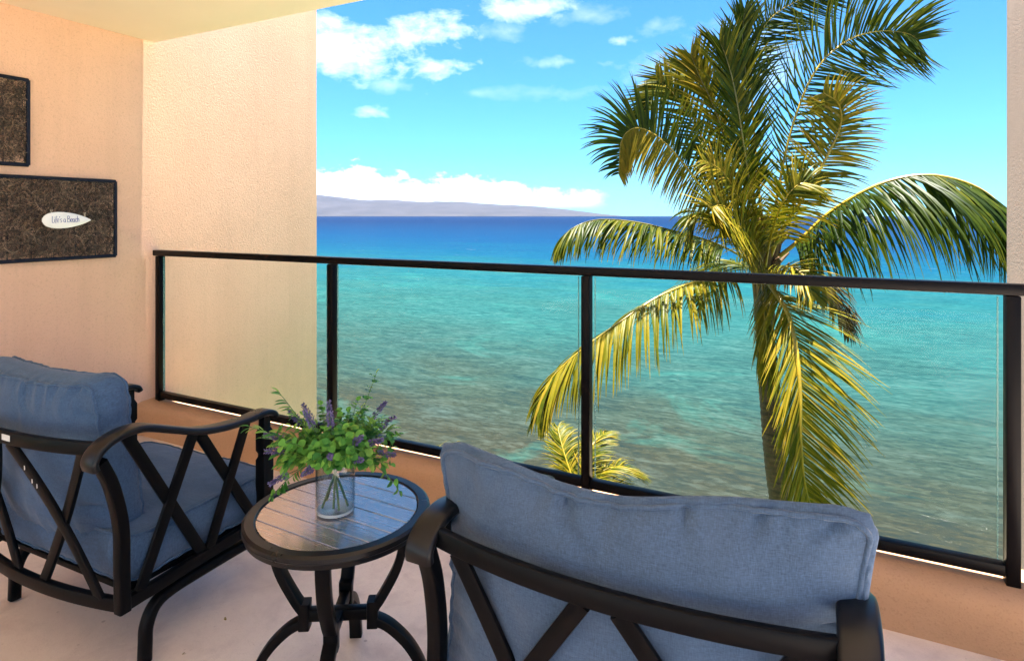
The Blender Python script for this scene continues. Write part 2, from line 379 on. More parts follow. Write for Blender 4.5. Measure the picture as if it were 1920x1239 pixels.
M['stem'] = _simple('green stem', (0.05, 0.11, 0.03), 0.5, 0.3)
M['lavender'] = _simple('lavender florets', (0.105, 0.082, 0.20), 0.7, 0.45, 200)
M['white_flower'] = _simple('white petals', (0.75, 0.75, 0.62), 0.6, 0.1)
M['sign'] = _simple('white sign paint', (0.80, 0.78, 0.74), 0.4, 0.04, 8)
M['ink'] = _simple('blue ink', (0.035, 0.075, 0.30), 0.6, 0.2)
M['twine'] = _simple('twine', (0.55, 0.47, 0.36), 0.9, 0.2)
M['sticker'] = _simple('pale sticker', (0.62, 0.60, 0.56), 0.5, 0.1)
def _vine():
    b = NB('brown vine'); tn = b.attr('tone')
    col = b.ramp(tn, [(0.0, (0.022, 0.015, 0.012)), (0.4, (0.10, 0.064, 0.045)), (1.0, (0.30, 0.20, 0.13))])
    return b.done(b.pbr(col, 0.8))
M['vine'] = _vine()
def _trunk():
    b = NB('palm bark'); v = b.co(); r = b.noise(b.co((3, 3, 26)), 1.0, 5, 0.65, 0.3); g = b.noise(v, 24, 4, 0.6)
    col = b.ramp(r, [(0.3, (0.018, 0.010, 0.006)), (0.55, (0.055, 0.027, 0.015)), (0.75, (0.105, 0.058, 0.036))])
    col = b.mix(b.math('MULTIPLY', b.math('SUBTRACT', g, 0.5), 1.5, True), col, (0.022, 0.014, 0.010))
    return b.done(b.pbr(col, 0.9, b.bump(b.math('ADD', r, g), 0.6, 0.02)))
M['trunk'] = _trunk()
def _sea():
    b = NB('sea water'); v = b.co()
    sep = b.N.new('ShaderNodeSeparateXYZ'); b.L.new(b.tc.outputs['Object'], sep.inputs[0])
    yy = sep.outputs[1]
    warp = b.noise(b.co((0.012, 0.03, 1)), 1.0, 5, 0.6, 0.5); warp2 = b.noise(b.co((0.05, 0.09, 1)), 1.0, 5, 0.6, 0.6)
    # the water deepens with the distance from the shore: log of it drives the colour
    ly = b.math('LOGARITHM', b.math('MAXIMUM', yy, 5.0), 10.0)
    d = b.math('ADD', ly, b.math('ADD', b.math('MULTIPLY', b.math('SUBTRACT', warp, 0.5), 0.30), b.math('MULTIPLY', b.math('SUBTRACT', warp2, 0.5), 0.26)))
    fac = b.math('DIVIDE', b.math('SUBTRACT', d, 1.35), 1.65)          # y 22 m .. 1000 m
    col = b.ramp(fac, SEA_STOPS)
    # sand channels and dark reef under the shallows
    reef = b.noise(b.co((0.050, 0.075, 1)), 1.0, 7, 0.66, 1.0)
    shallow = b.math('SUBTRACT', 1.0, b.math('MULTIPLY', b.math('SUBTRACT', ly, 1.95), 2.5, True), True)
    rm = b.math('MULTIPLY', b.math('MULTIPLY', b.math('SUBTRACT', reef, 0.50), 3.2, True), shallow)
    col = b.mix(b.math('MULTIPLY', rm, 0.5), col, (0.006, 0.020, 0.021))
    lm = b.math('MULTIPLY', b.math('MULTIPLY', b.math('SUBTRACT', 0.44, reef), 5.0, True), shallow)
    col = b.mix(b.math('MULTIPLY', lm, 0.55), col, (0.013, 0.085, 0.072))
    # a few wind-blown caps far out
    caps = b.noise(b.co((0.10, 0.30, 1), rot=(0, 0, 0.3)), 1.0, 3, 0.7); cm = b.math('MULTIPLY', b.math('SUBTRACT', caps, 0.69), 16.0, True)
    cm = b.math('MULTIPLY', cm, b.math('MULTIPLY', b.math('SUBTRACT', ly, 1.95), 4.0, True))
    col = b.mix(b.math('MULTIPLY', cm, 0.6), col, (0.20, 0.24, 0.26))
    rot = (0, 0, radians(-24))
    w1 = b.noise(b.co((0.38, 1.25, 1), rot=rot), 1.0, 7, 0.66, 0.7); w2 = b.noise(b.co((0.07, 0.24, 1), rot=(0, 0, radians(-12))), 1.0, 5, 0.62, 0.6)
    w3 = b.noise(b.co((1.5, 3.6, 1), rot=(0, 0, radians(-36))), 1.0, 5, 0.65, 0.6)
    # light focused by ripples, painted into the water colour as lighter and darker threads
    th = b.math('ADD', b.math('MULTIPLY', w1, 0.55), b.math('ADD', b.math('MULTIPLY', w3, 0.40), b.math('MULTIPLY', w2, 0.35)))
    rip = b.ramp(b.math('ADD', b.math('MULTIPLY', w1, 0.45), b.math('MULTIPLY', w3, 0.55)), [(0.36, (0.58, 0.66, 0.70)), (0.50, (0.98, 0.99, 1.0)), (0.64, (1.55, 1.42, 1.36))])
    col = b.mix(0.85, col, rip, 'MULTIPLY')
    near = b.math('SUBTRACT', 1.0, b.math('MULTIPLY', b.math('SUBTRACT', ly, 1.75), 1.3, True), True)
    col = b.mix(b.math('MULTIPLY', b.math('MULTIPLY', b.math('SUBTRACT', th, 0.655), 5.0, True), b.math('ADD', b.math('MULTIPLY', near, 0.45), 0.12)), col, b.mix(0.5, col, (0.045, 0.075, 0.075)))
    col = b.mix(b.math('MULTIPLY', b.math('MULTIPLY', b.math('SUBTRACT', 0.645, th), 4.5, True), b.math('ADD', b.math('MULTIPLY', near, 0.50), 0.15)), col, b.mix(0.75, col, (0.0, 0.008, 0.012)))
    h = b.math('ADD', b.math('MULTIPLY', w1, 0.55), b.math('ADD', b.math('MULTIPLY', w2, 1.1), b.math('MULTIPLY', w3, 0.14)))
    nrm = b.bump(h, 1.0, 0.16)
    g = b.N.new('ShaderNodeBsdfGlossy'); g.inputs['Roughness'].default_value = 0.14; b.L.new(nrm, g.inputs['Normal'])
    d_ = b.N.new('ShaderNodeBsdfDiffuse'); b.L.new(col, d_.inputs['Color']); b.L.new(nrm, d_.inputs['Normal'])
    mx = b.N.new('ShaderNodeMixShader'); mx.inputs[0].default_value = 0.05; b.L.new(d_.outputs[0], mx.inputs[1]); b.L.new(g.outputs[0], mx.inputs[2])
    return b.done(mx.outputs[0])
SEA_STOPS = [(0.00, (0.0160, 0.0140, 0.0062)), (0.07, (0.0150, 0.0155, 0.0085)), (0.14, (0.0135, 0.0215, 0.0150)), (0.21, (0.0110, 0.0315, 0.0275)), (0.28, (0.0095, 0.0395, 0.0370)), (0.36, (0.0080, 0.0430, 0.0435)),
             (0.44, (0.0040, 0.0395, 0.0500)), (0.54, (0.0015, 0.0280, 0.0560)), (0.68, (0.0017, 0.0195, 0.0535)), (0.85, (0.0024, 0.0148, 0.0450)), (1.0, (0.0024, 0.0108, 0.0370))]
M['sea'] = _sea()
def _grass():
    b = NB('lawn'); v = b.co(); n = b.noise(v, 3, 6, 0.7); f = b.noise(v, 60, 3, 0.6)
    return b.done(b.pbr(b.ramp(b.math('ADD', b.math('MULTIPLY', n, 0.6), b.math('MULTIPLY', f, 0.4)), [(0.35, (0.05, 0.10, 0.02)), (0.65, (0.12, 0.19, 0.04))]), 0.9, b.bump(f, 0.6, 0.03)))
M['grass'] = _grass()
M['sand'] = _simple('pale sand', (0.52, 0.44, 0.32), 0.95, 0.15, 4)
M['island'] = _simple('dry island slopes', (0.011, 0.0095, 0.0105), 0.95, 0.6, 0.0022)

# ------------------------------------------------------------------ the setting
WX0, WX1 = -4.03, 0.881          # inner faces of the two side walls
RAIL_Y = 2.62
FIN_Y = 4.11
CEIL_Z = 2.60
EDGE_Y = 2.615
REAR_Y = -1.6
TOP_Z = 8.6
SEA_Z = -11.0; LAWN_Z = -9.5

def slab(name, mat, x0, x1, y0, y1, z0, z1, bev=0.012, parent=None):
    me = bevel_box(x1 - x0, y1 - y0, z1 - z0, bev)
    return link_obj(name, me, mat, parent, loc=((x0 + x1) / 2, (y0 + y1) / 2, (z0 + z1) / 2))
tag(slab('floor', M['floor'], WX0 - 0.002, 12.0, -6.0, 2.80, -0.22, 0.0), kind='structure')  # extended out of view to the right and rear to bounce sunlight indoors
tag(slab('ceiling', M['ceiling'], WX0 - 0.002, WX1 + 0.002, -3.2, EDGE_Y, CEIL_Z, CEIL_Z + 0.24, 0.012), kind='structure')  # unseen rear part lengthened to shade the deck behind the camera
w = slab('side_wall', M['wall'], WX0 - 0.26, WX0, -0.6, FIN_Y, -9.6, TOP_Z, 0.015)
tag(w, 'tall tan stucco wall on the left with two framed panels hung on it', 'wall')
w = slab('side_wall', M['wall_grey'], WX1, WX1 + 0.26, 2.95, FIN_Y, -9.6, CEIL_Z + 0.24, 0.015)
tag(w, 'greyish stucco wall edge at the far right behind the railing end', 'wall')
def build_curb():
    # rounded plaster curb that carries the railing
    prof = [(2.475, 0.0), (2.486, 0.02), (2.492, 0.08), (2.496, 0.125), (2.503, 0.150), (2.520, 0.168), (2.548, 0.178), (2.60, 0.183), (2.70, 0.183), (2.76, 0.175), (2.778, 0.150), (2.784, 0.0)]
    mb = MB(); rings = []
    n = 60
    for i in range(n + 1):
        x = WX0 + (WX1 - WX0) * i / n
        e = 0.0
        dx = min(x - WX0, WX1 - x)
        if dx < 0.12: e = (1 - dx / 0.12) ** 2
        ring = []
        for k, (y, z) in enumerate(prof):
            w_ = noise.noise(Vector((x * 1.8, z * 4, 3))) * 0.004
            yy = y + (w_ if k < 6 else 0) - (0.03 * e if k < 7 else 0); ring.append((x, yy, z + (0.02 * e if z > 0.1 else 0) + (w_ * 0.5 if z > 0.1 else 0)))
        rings.append(ring)
    mb.quad_strip(rings, close=True, cap=True)
    o = mb.build('curb', M['curb'], smooth=50)
    tag(o, 'low rounded orange tan plaster curb under the glass railing', 'curb')
build_curb()

# lawn, sand strip, sea, island
def sheet(name, mat, x0, x1, y0, y1, z, kind='structure'):
    mb = MB(); mb.v = [(x0, y0, 0), (x1, y0, 0), (x1, y1, 0), (x0, y1, 0)]; mb.f = [(0, 1, 2, 3)]
    return tag(mb.build(name, mat, loc=(0, 0, z)), kind=kind)
sheet('lawn', M['grass'], -120, 120, -40, 17, LAWN_Z)
def build_sand():
    mb = MB(); rings = []
    for i in range(61):
        x = -120 + 4 * i
        rings.append([(x, 17 , -9.5 - 0.02), (x, 19 + noise.noise(Vector((x * .2, 0, 0))), -10.1), (x, 24 + 2 * noise.noise(Vector((x * .1, 5, 0))), -11.05), (x, 30, -12)])
    mb.quad_strip(rings, close=False, cap=False)
    tag(mb.build('sand', M['sand'], smooth=60), kind='structure')
build_sand()
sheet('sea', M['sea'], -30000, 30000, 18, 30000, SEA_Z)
def build_island():
    # long low ridge 13 km out, highest behind the left wall
    mb = MB(); nx, ny = 150, 16
    D = 13000.0
    def prof(px):
        pts = [(-900, 120), (0, 70), (400, 52), (597, 40), (680, 30), (760, 28), (850, 26), (980, 20), (1060, 12), (1120, 5), (1170, 0), (1210, -4)]
        for (a, ha), (c, hc) in zip(pts, pts[1:]):
            if a <= px <= c: return ha + (hc - ha) * (px - a) / (c - a)
        return 0
    rings = []
    for i in range(nx + 1):
        px = -900 + (1210 + 900) * i / nx
        ridge = prof(px) / F * D
        ring = []
        for j in range(ny + 1):
            t = j / ny
            Z = D - 2600 + 3600 * t
            prof_t = sin(min(t / 0.72, 1.0) * pi / 2) ** 1.25 if t < 0.72 else cos((t - 0.72) / 0.28 * pi / 2)
            p = at(px, 405, Z)
            h = ridge * prof_t
            h *= 1 + 0.22 * noise.noise(Vector((p.x / 900, p.y / 900, 0))) * (1 - prof_t * 0.6) + 0.05 * noise.noise(Vector((p.x / 260, p.y / 260, 4)))
            ring.append((p.x, p.y, SEA_Z - 6 + max(h, 0) + 14))
        ring.append((ring[-1][0], ring[-1][1] + 10, SEA_Z - 20))
        ring.insert(0, (ring[0][0], ring[0][1] - 10, SEA_Z - 20))
        rings.append(ring)
    mb.quad_strip(rings, close=False, cap=False)
    tag(mb.build('island_hills', M['island'], smooth=60), kind='structure')
build_island()

# ------------------------------------------------------------------ glass railing
POSTS = [-3.985, -2.455, -0.945, 0.578]
def build_railing():
    r = empty('glass_railing', (0, RAIL_Y, 0.18))
    tag(r, 'dark bronze metal railing with three clear glass panels along the balcony edge', 'railing')
    def part(name, me, mat, x, y, z, par=r): return link_obj(name, me, mat, par, loc=(x, y - RAIL_Y, z - 0.18))
    part('top_rail', bevel_box(WX1 - WX0 - 0.004, 0.056, 0.038, 0.006), M['rail'], (WX0 + WX1) / 2, RAIL_Y, 1.181)
    for x in POSTS: part('post', bevel_box(0.041, 0.046, 0.98, 0.004), M['rail'], x, RAIL_Y, 0.18 + 0.49)
    for a, c in zip(POSTS, POSTS[1:]):
        L_ = c - a - 0.048
        part('bottom_rail', bevel_box(L_ + 0.006, 0.040, 0.040, 0.004), M['rail'], (a + c) / 2, RAIL_Y, 0.229)
        me = MB(); gl = L_ - 0.036
        me.box(-gl / 2, gl / 2, -0.004, 0.004, -0.449, 0.449)
        g = part('glass_panel', me.mesh('glass_panel'), M['glass'], (a + c) / 2, RAIL_Y, 0.705)
        for sx in (-1, 1):
            e = MB(); e.box(-0.0016, 0.0016, -0.0045, 0.0045, -0.449, 0.449)
            link_obj('edge_seal', e.mesh('edge_seal'), M['glass_edge'], g, loc=(sx * (gl / 2 + 0.0025), 0, 0))
    return r
build_railing()

# ------------------------------------------------------------------ armchairs
def cushion_mesh(name, W, H, T, bulge=0.05, rear=None, bow=0.0, pinch=0.03, pinch_z=None, wr=0.012, seed=0, nx=40, nz=30, ny=6, sag=0.0, rc=0.16, creases=()):
    """boxed cushion: W along x, H along z, T along y (thickness), origin at its centre; returns mesh and the welt loops"""
    mb = MB(); idx = {}
    def place(u, v, s):
        # u, v in -1..1 over the face, s in -1..1 through the thickness
        r = rc
        uu, vv = u, v
        k = max(abs(u), abs(v))
        # round the corners of the outline
        du = max(0, abs(u) - (1 - r)) / r; dv = max(0, abs(v) - (1 - r)) / r
        if du > 0 and dv > 0:
            m = max(du, dv); l = math.hypot(du, dv); f = m / l
            uu = math.copysign(1 - r + du * f * r, u); vv = math.copysign(1 - r + dv * f * r, v)
        x = uu * W / 2 * (1 - pinch * (1 - vv * vv) * abs(uu)); z = vv * H / 2 * (1 - (pinch if pinch_z is None else pinch_z) * (1 - uu * uu) * abs(vv))
        prof = (1 - abs(u) ** 3.0) * (1 - abs(v) ** 3.0)
        y = s * (T / 2) + ((bulge if s > 0 or rear is None else rear) * s * prof if abs(s) > 0.999 else 0)
        edge = k
        if abs(s) < 0.999:      # gusset bulges out a little
            g = (1 - s * s) * 0.016
            x += math.copysign(g, u) if abs(u) > 0.999 else 0
            z += math.copysign(g, v) if abs(v) > 0.999 else 0
        y -= bow * (1 - uu * uu)
        z -= sag * math.exp(-((uu + 0.1) / 0.42) ** 2) * max(0, vv) ** 2
        # creases run inwards from the seams
        q = Vector((x * 9 + seed * 7, z * 9, s * 2))
        rim = max(0, (k - 0.45) / 0.55)
        along = (x if abs(v) > abs(u) else z)
        cr = noise.noise(Vector((along * 34 + seed * 3, k * 2.2, s * 3 + seed)))
        y += s * wr * (0.9 * rim * max(cr, -0.6) + 0.9 * noise.noise(q) + 0.5 * noise.noise(q * 2.1))
        for (cu, cv, du, dv, ln, dp, wd) in creases:      # folds pressed into the rear face
            if s < 0:
                pu, pv = u - cu, v - cv; a_ = pu * du + pv * dv; q_ = abs(-pu * dv + pv * du + 0.03 * sin(9 * a_))
                if 0 <= a_ <= ln: y += dp * math.exp(-(q_ / wd) ** 2) * (1 - a_ / ln) * min(1, a_ * 12 + 0.25) - dp * 0.5 * math.exp(-((q_ - 1.9 * wd) / wd) ** 2) * (1 - a_ / ln)
        z += wr * 0.5 * noise.noise(Vector((x * 4, seed * 2, s * 0.3))) * abs(vv); x += wr * 0.5 * noise.noise(Vector((z * 5, seed * 4, s))) * abs(uu)
        return (x, y, z)
    def V(u, v, s):
        key = (round(u, 5), round(v, 5), round(s, 5))
        if key not in idx: idx[key] = len(mb.v); mb.v.append(place(u, v, s))
        return idx[key]
    gu = [-1 + 2 * i / nx for i in range(nx + 1)]; gv = [-1 + 2 * i / nz for i in range(nz + 1)]; gs = [-1 + 2 * i / ny for i in range(ny + 1)]
    for s in (-1, 1):
        for i in range(nx):
            for j in range(nz):
                q = (V(gu[i], gv[j], s), V(gu[i + 1], gv[j], s), V(gu[i + 1], gv[j + 1], s), V(gu[i], gv[j + 1], s))
                mb.f.append(q if s < 0 else q[::-1])
    for k in range(ny):
        for i in range(nx):
            for v in (-1, 1):
                q = (V(gu[i], v, gs[k]), V(gu[i + 1], v, gs[k]), V(gu[i + 1], v, gs[k + 1]), V(gu[i], v, gs[k + 1])); mb.f.append(q if v > 0 else q[::-1])
        for j in range(nz):
            for u in (-1, 1):
                q = (V(u, gv[j], gs[k]), V(u, gv[j + 1], gs[k]), V(u, gv[j + 1], gs[k + 1]), V(u, gv[j], gs[k + 1])); mb.f.append(q if u < 0 else q[::-1])
    loops = []
    for s in (-1, 1):
        loop = [place(u, -1, s) for u in gu] + [place(1, v, s) for v in gv[1:]] + [place(u, 1, s) for u in gu[::-1][1:]] + [place(-1, v, s) for v in gv[::-1][1:-1]]
        loops.append(loop)
    me = mb.mesh(name, smooth=70)
    return me, loops

def build_chair(label, loc, rz, scale, fabric, back_kw, back_loc, back_tilt, seed, sticker, pitch=0.0):
    c = empty('patio_armchair', loc, rz); c.scale = scale
    tag(c, label, 'armchair', 'black framed armchairs with blue cushions')
    hw = 0.41; bl = M['black']
    X = Vector((1, 0, 0))
    for s in (-1, 1):
        # arm: flat bar that curls down behind, dips and rises again to the front post
        pts = [(s * hw, -0.092, 0.690), (s * hw, -0.096, 0.712), (s * hw, -0.082, 0.738), (s * hw, -0.05, 0.760), (s * hw, 0.0, 0.772), (s * hw, 0.06, 0.768), (s * hw, 0.14, 0.738), (s * hw, 0.24, 0.700),
               (s * hw, 0.34, 0.680), (s * hw, 0.44, 0.674), (s * hw, 0.53, 0.678), (s * hw, 0.570, 0.668), (s * hw, 0.582, 0.650)]
        path = spline(pts, 48); mb = MB()
        mb = MB(); prof = rrect(0.066, 0.022, 0.008); rr = []
        for i, p in enumerate(path):
            t = (path[min(i + 1, 48)] - path[max(i - 1, 0)]).normalized(); n_ = X.cross(t).normalized()
            rr.append([p + X * a + n_ * b for a, b in prof])
        mb.quad_strip(rr); mb.build('armrest', M['rim'], c, smooth=50)
        # rear upright
        up = spline([(s * hw, 0.0, 0.225), (s * hw, -0.003, 0.36), (s * hw, -0.006, 0.49), (s * hw, -0.034, 0.62), (s * hw, -0.070, 0.705)], 20)
        mb = MB(); rr = []; prof = rrect(0.036, 0.036, 0.005)
        for i, p in enumerate(up):
            t = (up[min(i + 1, 20)] - up[max(i - 1, 0)]).normalized(); n_ = X.cross(t).normalized(); rr.append([p + X * a + n_ * b for a, b in prof])
        mb.quad_strip(rr); mb.build('rear_upright', bl, c, smooth=50)
        # front post with turned notches
        mb = MB(); rr = []
        for z, h in ((0.225, 0.024), (0.495, 0.024), (0.507, 0.018), (0.519, 0.018), (0.531, 0.024), (0.600, 0.024), (0.618, 0.016), (0.664, 0.016)):
            rr.append([(s * hw + a * h * 2, 0.545 + b_ * h * 2, z) for a, b_ in rrect(1, 1, 0.1)])
        mb.quad_strip(rr); mb.build('front_post', bl, c, smooth=35)
        # lower side rail
        mb = MB(); mb.sweep([(s * hw, 0.016, 0.244), (s * hw, 0.52, 0.268)], rrect(0.026, 0.040, 0.005)); mb.build('side_rail', bl, c, smooth=40)
        # two crosses of flat bars fill the side
        for k, ((y0, z0), (y1, z1)) in enumerate((((0.012, 0.758), (0.275, 0.272)), ((0.235, 0.690), (0.052, 0.262)), ((0.265, 0.682), (0.50, 0.285)), ((0.455, 0.665), (0.300, 0.275)))):
            mb = MB(); off = 0.0035 if k % 2 else -0.0035
            mb.sweep([(s * hw + off, y0, z0), (s * hw + off, y1, z1)], rrect(0.014, 0.036, 0.003), up=Vector((0, 0.3, 0.1))); mb.build('cross_bar', bl, c, smooth=40)
        # spring base tube with its two feet
        bx = s * 0.375
        bp = spline([(bx, 0.092, 0.004), (bx, 0.094, 0.06), (bx, 0.098, 0.115), (bx, 0.125, 0.165), (bx, 0.18, 0.186), (bx, 0.30, 0.190), (bx, 0.45, 0.190), (bx, 0.58, 0.186), (bx, 0.655, 0.160), (bx, 0.695, 0.10), (bx, 0.712, 0.03), (bx, 0.714, 0.004)], 56)
        mb = MB(); rr = []; prof = rrect(0.036, 0.036, 0.009)
        for i, p in enumerate(bp):
            t = (bp[min(i + 1, 56)] - bp[max(i - 1, 0)]).normalized(); n_ = X.cross(t).normalized(); rr.append([p + X * a + n_ * b for a, b in prof])
        mb.quad_strip(rr); mb.build('base_tube', bl, c, smooth=50)
    def bowed(y_end, bow, z, n=20, xe=hw - 0.012):
        return [(xe * (2 * i / n - 1), y_end - bow * (1 - (2 * i / n - 1) ** 2), z) for i in range(n + 1)]
    mb = MB(); mb.sweep(bowed(-0.058, 0.062, 0.738), rrect(0.022, 0.040, 0.004)); tr = mb.build('back_rail', bl, c, smooth=40)
    mb = MB(); mb.sweep(bowed(0.0, 0.045, 0.244), rrect(0.026, 0.040, 0.005)); mb.build('lower_back_rail', bl, c, smooth=40)
    def yb(x, z):
        k = 1 - (x / hw) ** 2; t = (z - 0.244) / (0.738 - 0.244)
        y0 = 0.0 - 0.045 * k; y1 = -0.058 - 0.062 * k
        return y0 + (y1 - y0) * t ** 2.2
    k = 0
    for s in (-1, 1):
        for (xt, xb) in ((0.035, 0.335), (0.330, 0.070)):
            mb = MB(); path = []
            for i in range(13):
                t = i / 12; z = 0.720 + (0.252 - 0.720) * t; x = s * (xt + (xb - xt) * t)
                path.append(Vector((x, yb(x, z) + (0.004 if k % 2 else -0.004), z)))
            mb.sweep(path, rrect(0.036, 0.014, 0.003), up=Vector((0, -1, 0))); mb.build('cross_bar', bl, c, smooth=40); k += 1
    for y in (0.125, 0.335, 0.56):
        mb = MB(); mb.box(-0.36, 0.36, y - 0.022, y + 0.022, 0.188, 0.206) if y != 0.56 else mb.box(-0.40, 0.40, y - 0.012, y + 0.012, 0.245, 0.272)
        mb.build('cross_member', bl, c)
    for s in (-1, 1):
        for y in (0.125, 0.335):
            mb = MB(); mb.box(s * 0.28 - 0.03, s * 0.28 + 0.03, y - 0.02, y + 0.02, 0.205, 0.262); mb.build('spring_plate', bl, c)
    mb = MB(); mb.box(-0.385, 0.385, 0.03, 0.54, 0.262, 0.276); mb.build('seat_deck', bl, c)
    if sticker:
        mb = MB(); mb.box(-0.022, 0.022, -0.0008, 0.0008, -0.009, 0.009)
        st = link_obj('maker_sticker', mb.mesh('maker_sticker'), M['sticker'], tr, loc=(0.045, -0.1325, 0.742))
        for (t_, dx) in ((0.16, 0.004), (0.25, -0.004), (0.28, 0.005)):            # chipped paint on a cross bar
            z = 0.720 + (0.252 - 0.720) * t_; x = 0.035 + 0.300 * t_ + dx
            mb = MB(); mb.v = [(-0.003, 0, 0.007), (0.003, 0, 0.005), (0.004, 0, -0.006), (-0.002, 0, -0.008)]; mb.f = [(0, 1, 2, 3)]
            link_obj('paint_chip', mb.mesh('paint_chip'), M['sticker'], c, loc=(x, yb(x, z) - 0.0128, z))
    # cushions
    me, loops = cushion_mesh('seat_cushion', 0.76, 0.58, 0.135, bulge=0.022, bow=0, pinch=0.01, wr=0.007, seed=seed + 5, nx=30, nz=24)
    sc = link_obj('seat_cushion', me, fabric, c, loc=(0, 0.325, 0.352)); sc.rotation_euler = (-pi / 2, 0, 0)
    for lp in loops:
        mb = MB(); mb.tube(lp, 0.0048, 6, closed=True); link_obj('piping', mb.mesh('piping', 80), fabric, sc)
    me, loops = cushion_mesh('back_cushion', seed=seed, **back_kw)
    bc = link_obj('back_cushion', me, fabric, c, loc=back_loc); bc.rotation_euler = back_tilt
    for lp in loops:
        mb = MB(); mb.tube(lp, 0.0055, 6, closed=True); link_obj('piping', mb.mesh('piping', 80), fabric, bc)
    # the spring base lets the upper frame tip forward
    piv = Vector((0, 0.10, 0.22)); rot = Matrix.Translation(piv) @ Matrix.Rotation(-pitch, 4, 'X') @ Matrix.Translation(-piv)
    for o in c.children:
        if not o.name.startswith(('base_tube', 'cross_member', 'spring_plate')): o.matrix_local = rot @ o.matrix_basis
    return c
CREASES = [(1.0, 0.30, -1.0, -0.05, 0.28, 0.020, 0.035), (1.0, -0.22, -0.98, 0.12, 0.40, 0.022, 0.040), (0.62, 1.0, -0.15, -1.0, 0.30, 0.014, 0.022), (-0.22, 1.0, 0.22, -0.97, 0.55, 0.020, 0.030), (0.30, 1.0, 0.25, -0.97, 0.34, 0.013, 0.022),
           (-1.0, 0.10, 0.97, -0.2, 0.32, 0.018, 0.035), (-1.0, 0.55, 0.98, -0.1, 0.2, 0.012, 0.03), (-0.60, 1.0, 0.1, -1.0, 0.26, 0.010, 0.02), (0.92, 1.0, -0.6, -0.8, 0.3, 0.014, 0.025)]
CREASES_L = [(1.0, 0.62, -1.0, 0.1, 0.25, 0.010, 0.04), (1.0, -0.5, -0.95, 0.2, 0.4, 0.018, 0.04), (0.55, 1.0, -0.1, -1.0, 0.35, 0.014, 0.03), (0.1, 1.0, 0.1, -1.0, 0.5, 0.016, 0.03), (-0.4, 1.0, 0.05, -1.0, 0.4, 0.014, 0.03), (0.85, 1.0, -0.5, -0.85, 0.4, 0.014, 0.03)]
build_chair('blue cushioned black metal armchair at far left, seen from behind beside the stucco wall', (-2.31, 1.12, 0), radians(1.5), (1, 1, 1), M['fabric_blue'],
            dict(W=0.68, H=0.57, T=0.10, bulge=0.075, rear=0.04, bow=0.03, pinch=0.025, wr=0.010, nx=52, nz=42, creases=CREASES_L), (-0.065, 0.082, 0.622), (radians(8), 0, 0), 1, True)
build_chair('slate blue cushioned black armchair in the foreground, its wide back cushion facing us', (-0.362, 1.150, 0), 0, (1.02, 1.02, 0.965), M['fabric_slate'],
            dict(W=0.885, H=0.58, T=0.032, bulge=0.11, rear=0.058, bow=0.055, pinch=0.085, pinch_z=0.028, wr=0.012, nx=60, nz=44, rc=0.15, sag=0.036, creases=CREASES), (0.003, 0.054, 0.634), (radians(3.5), radians(-1.6), 0), 2, False, radians(5))

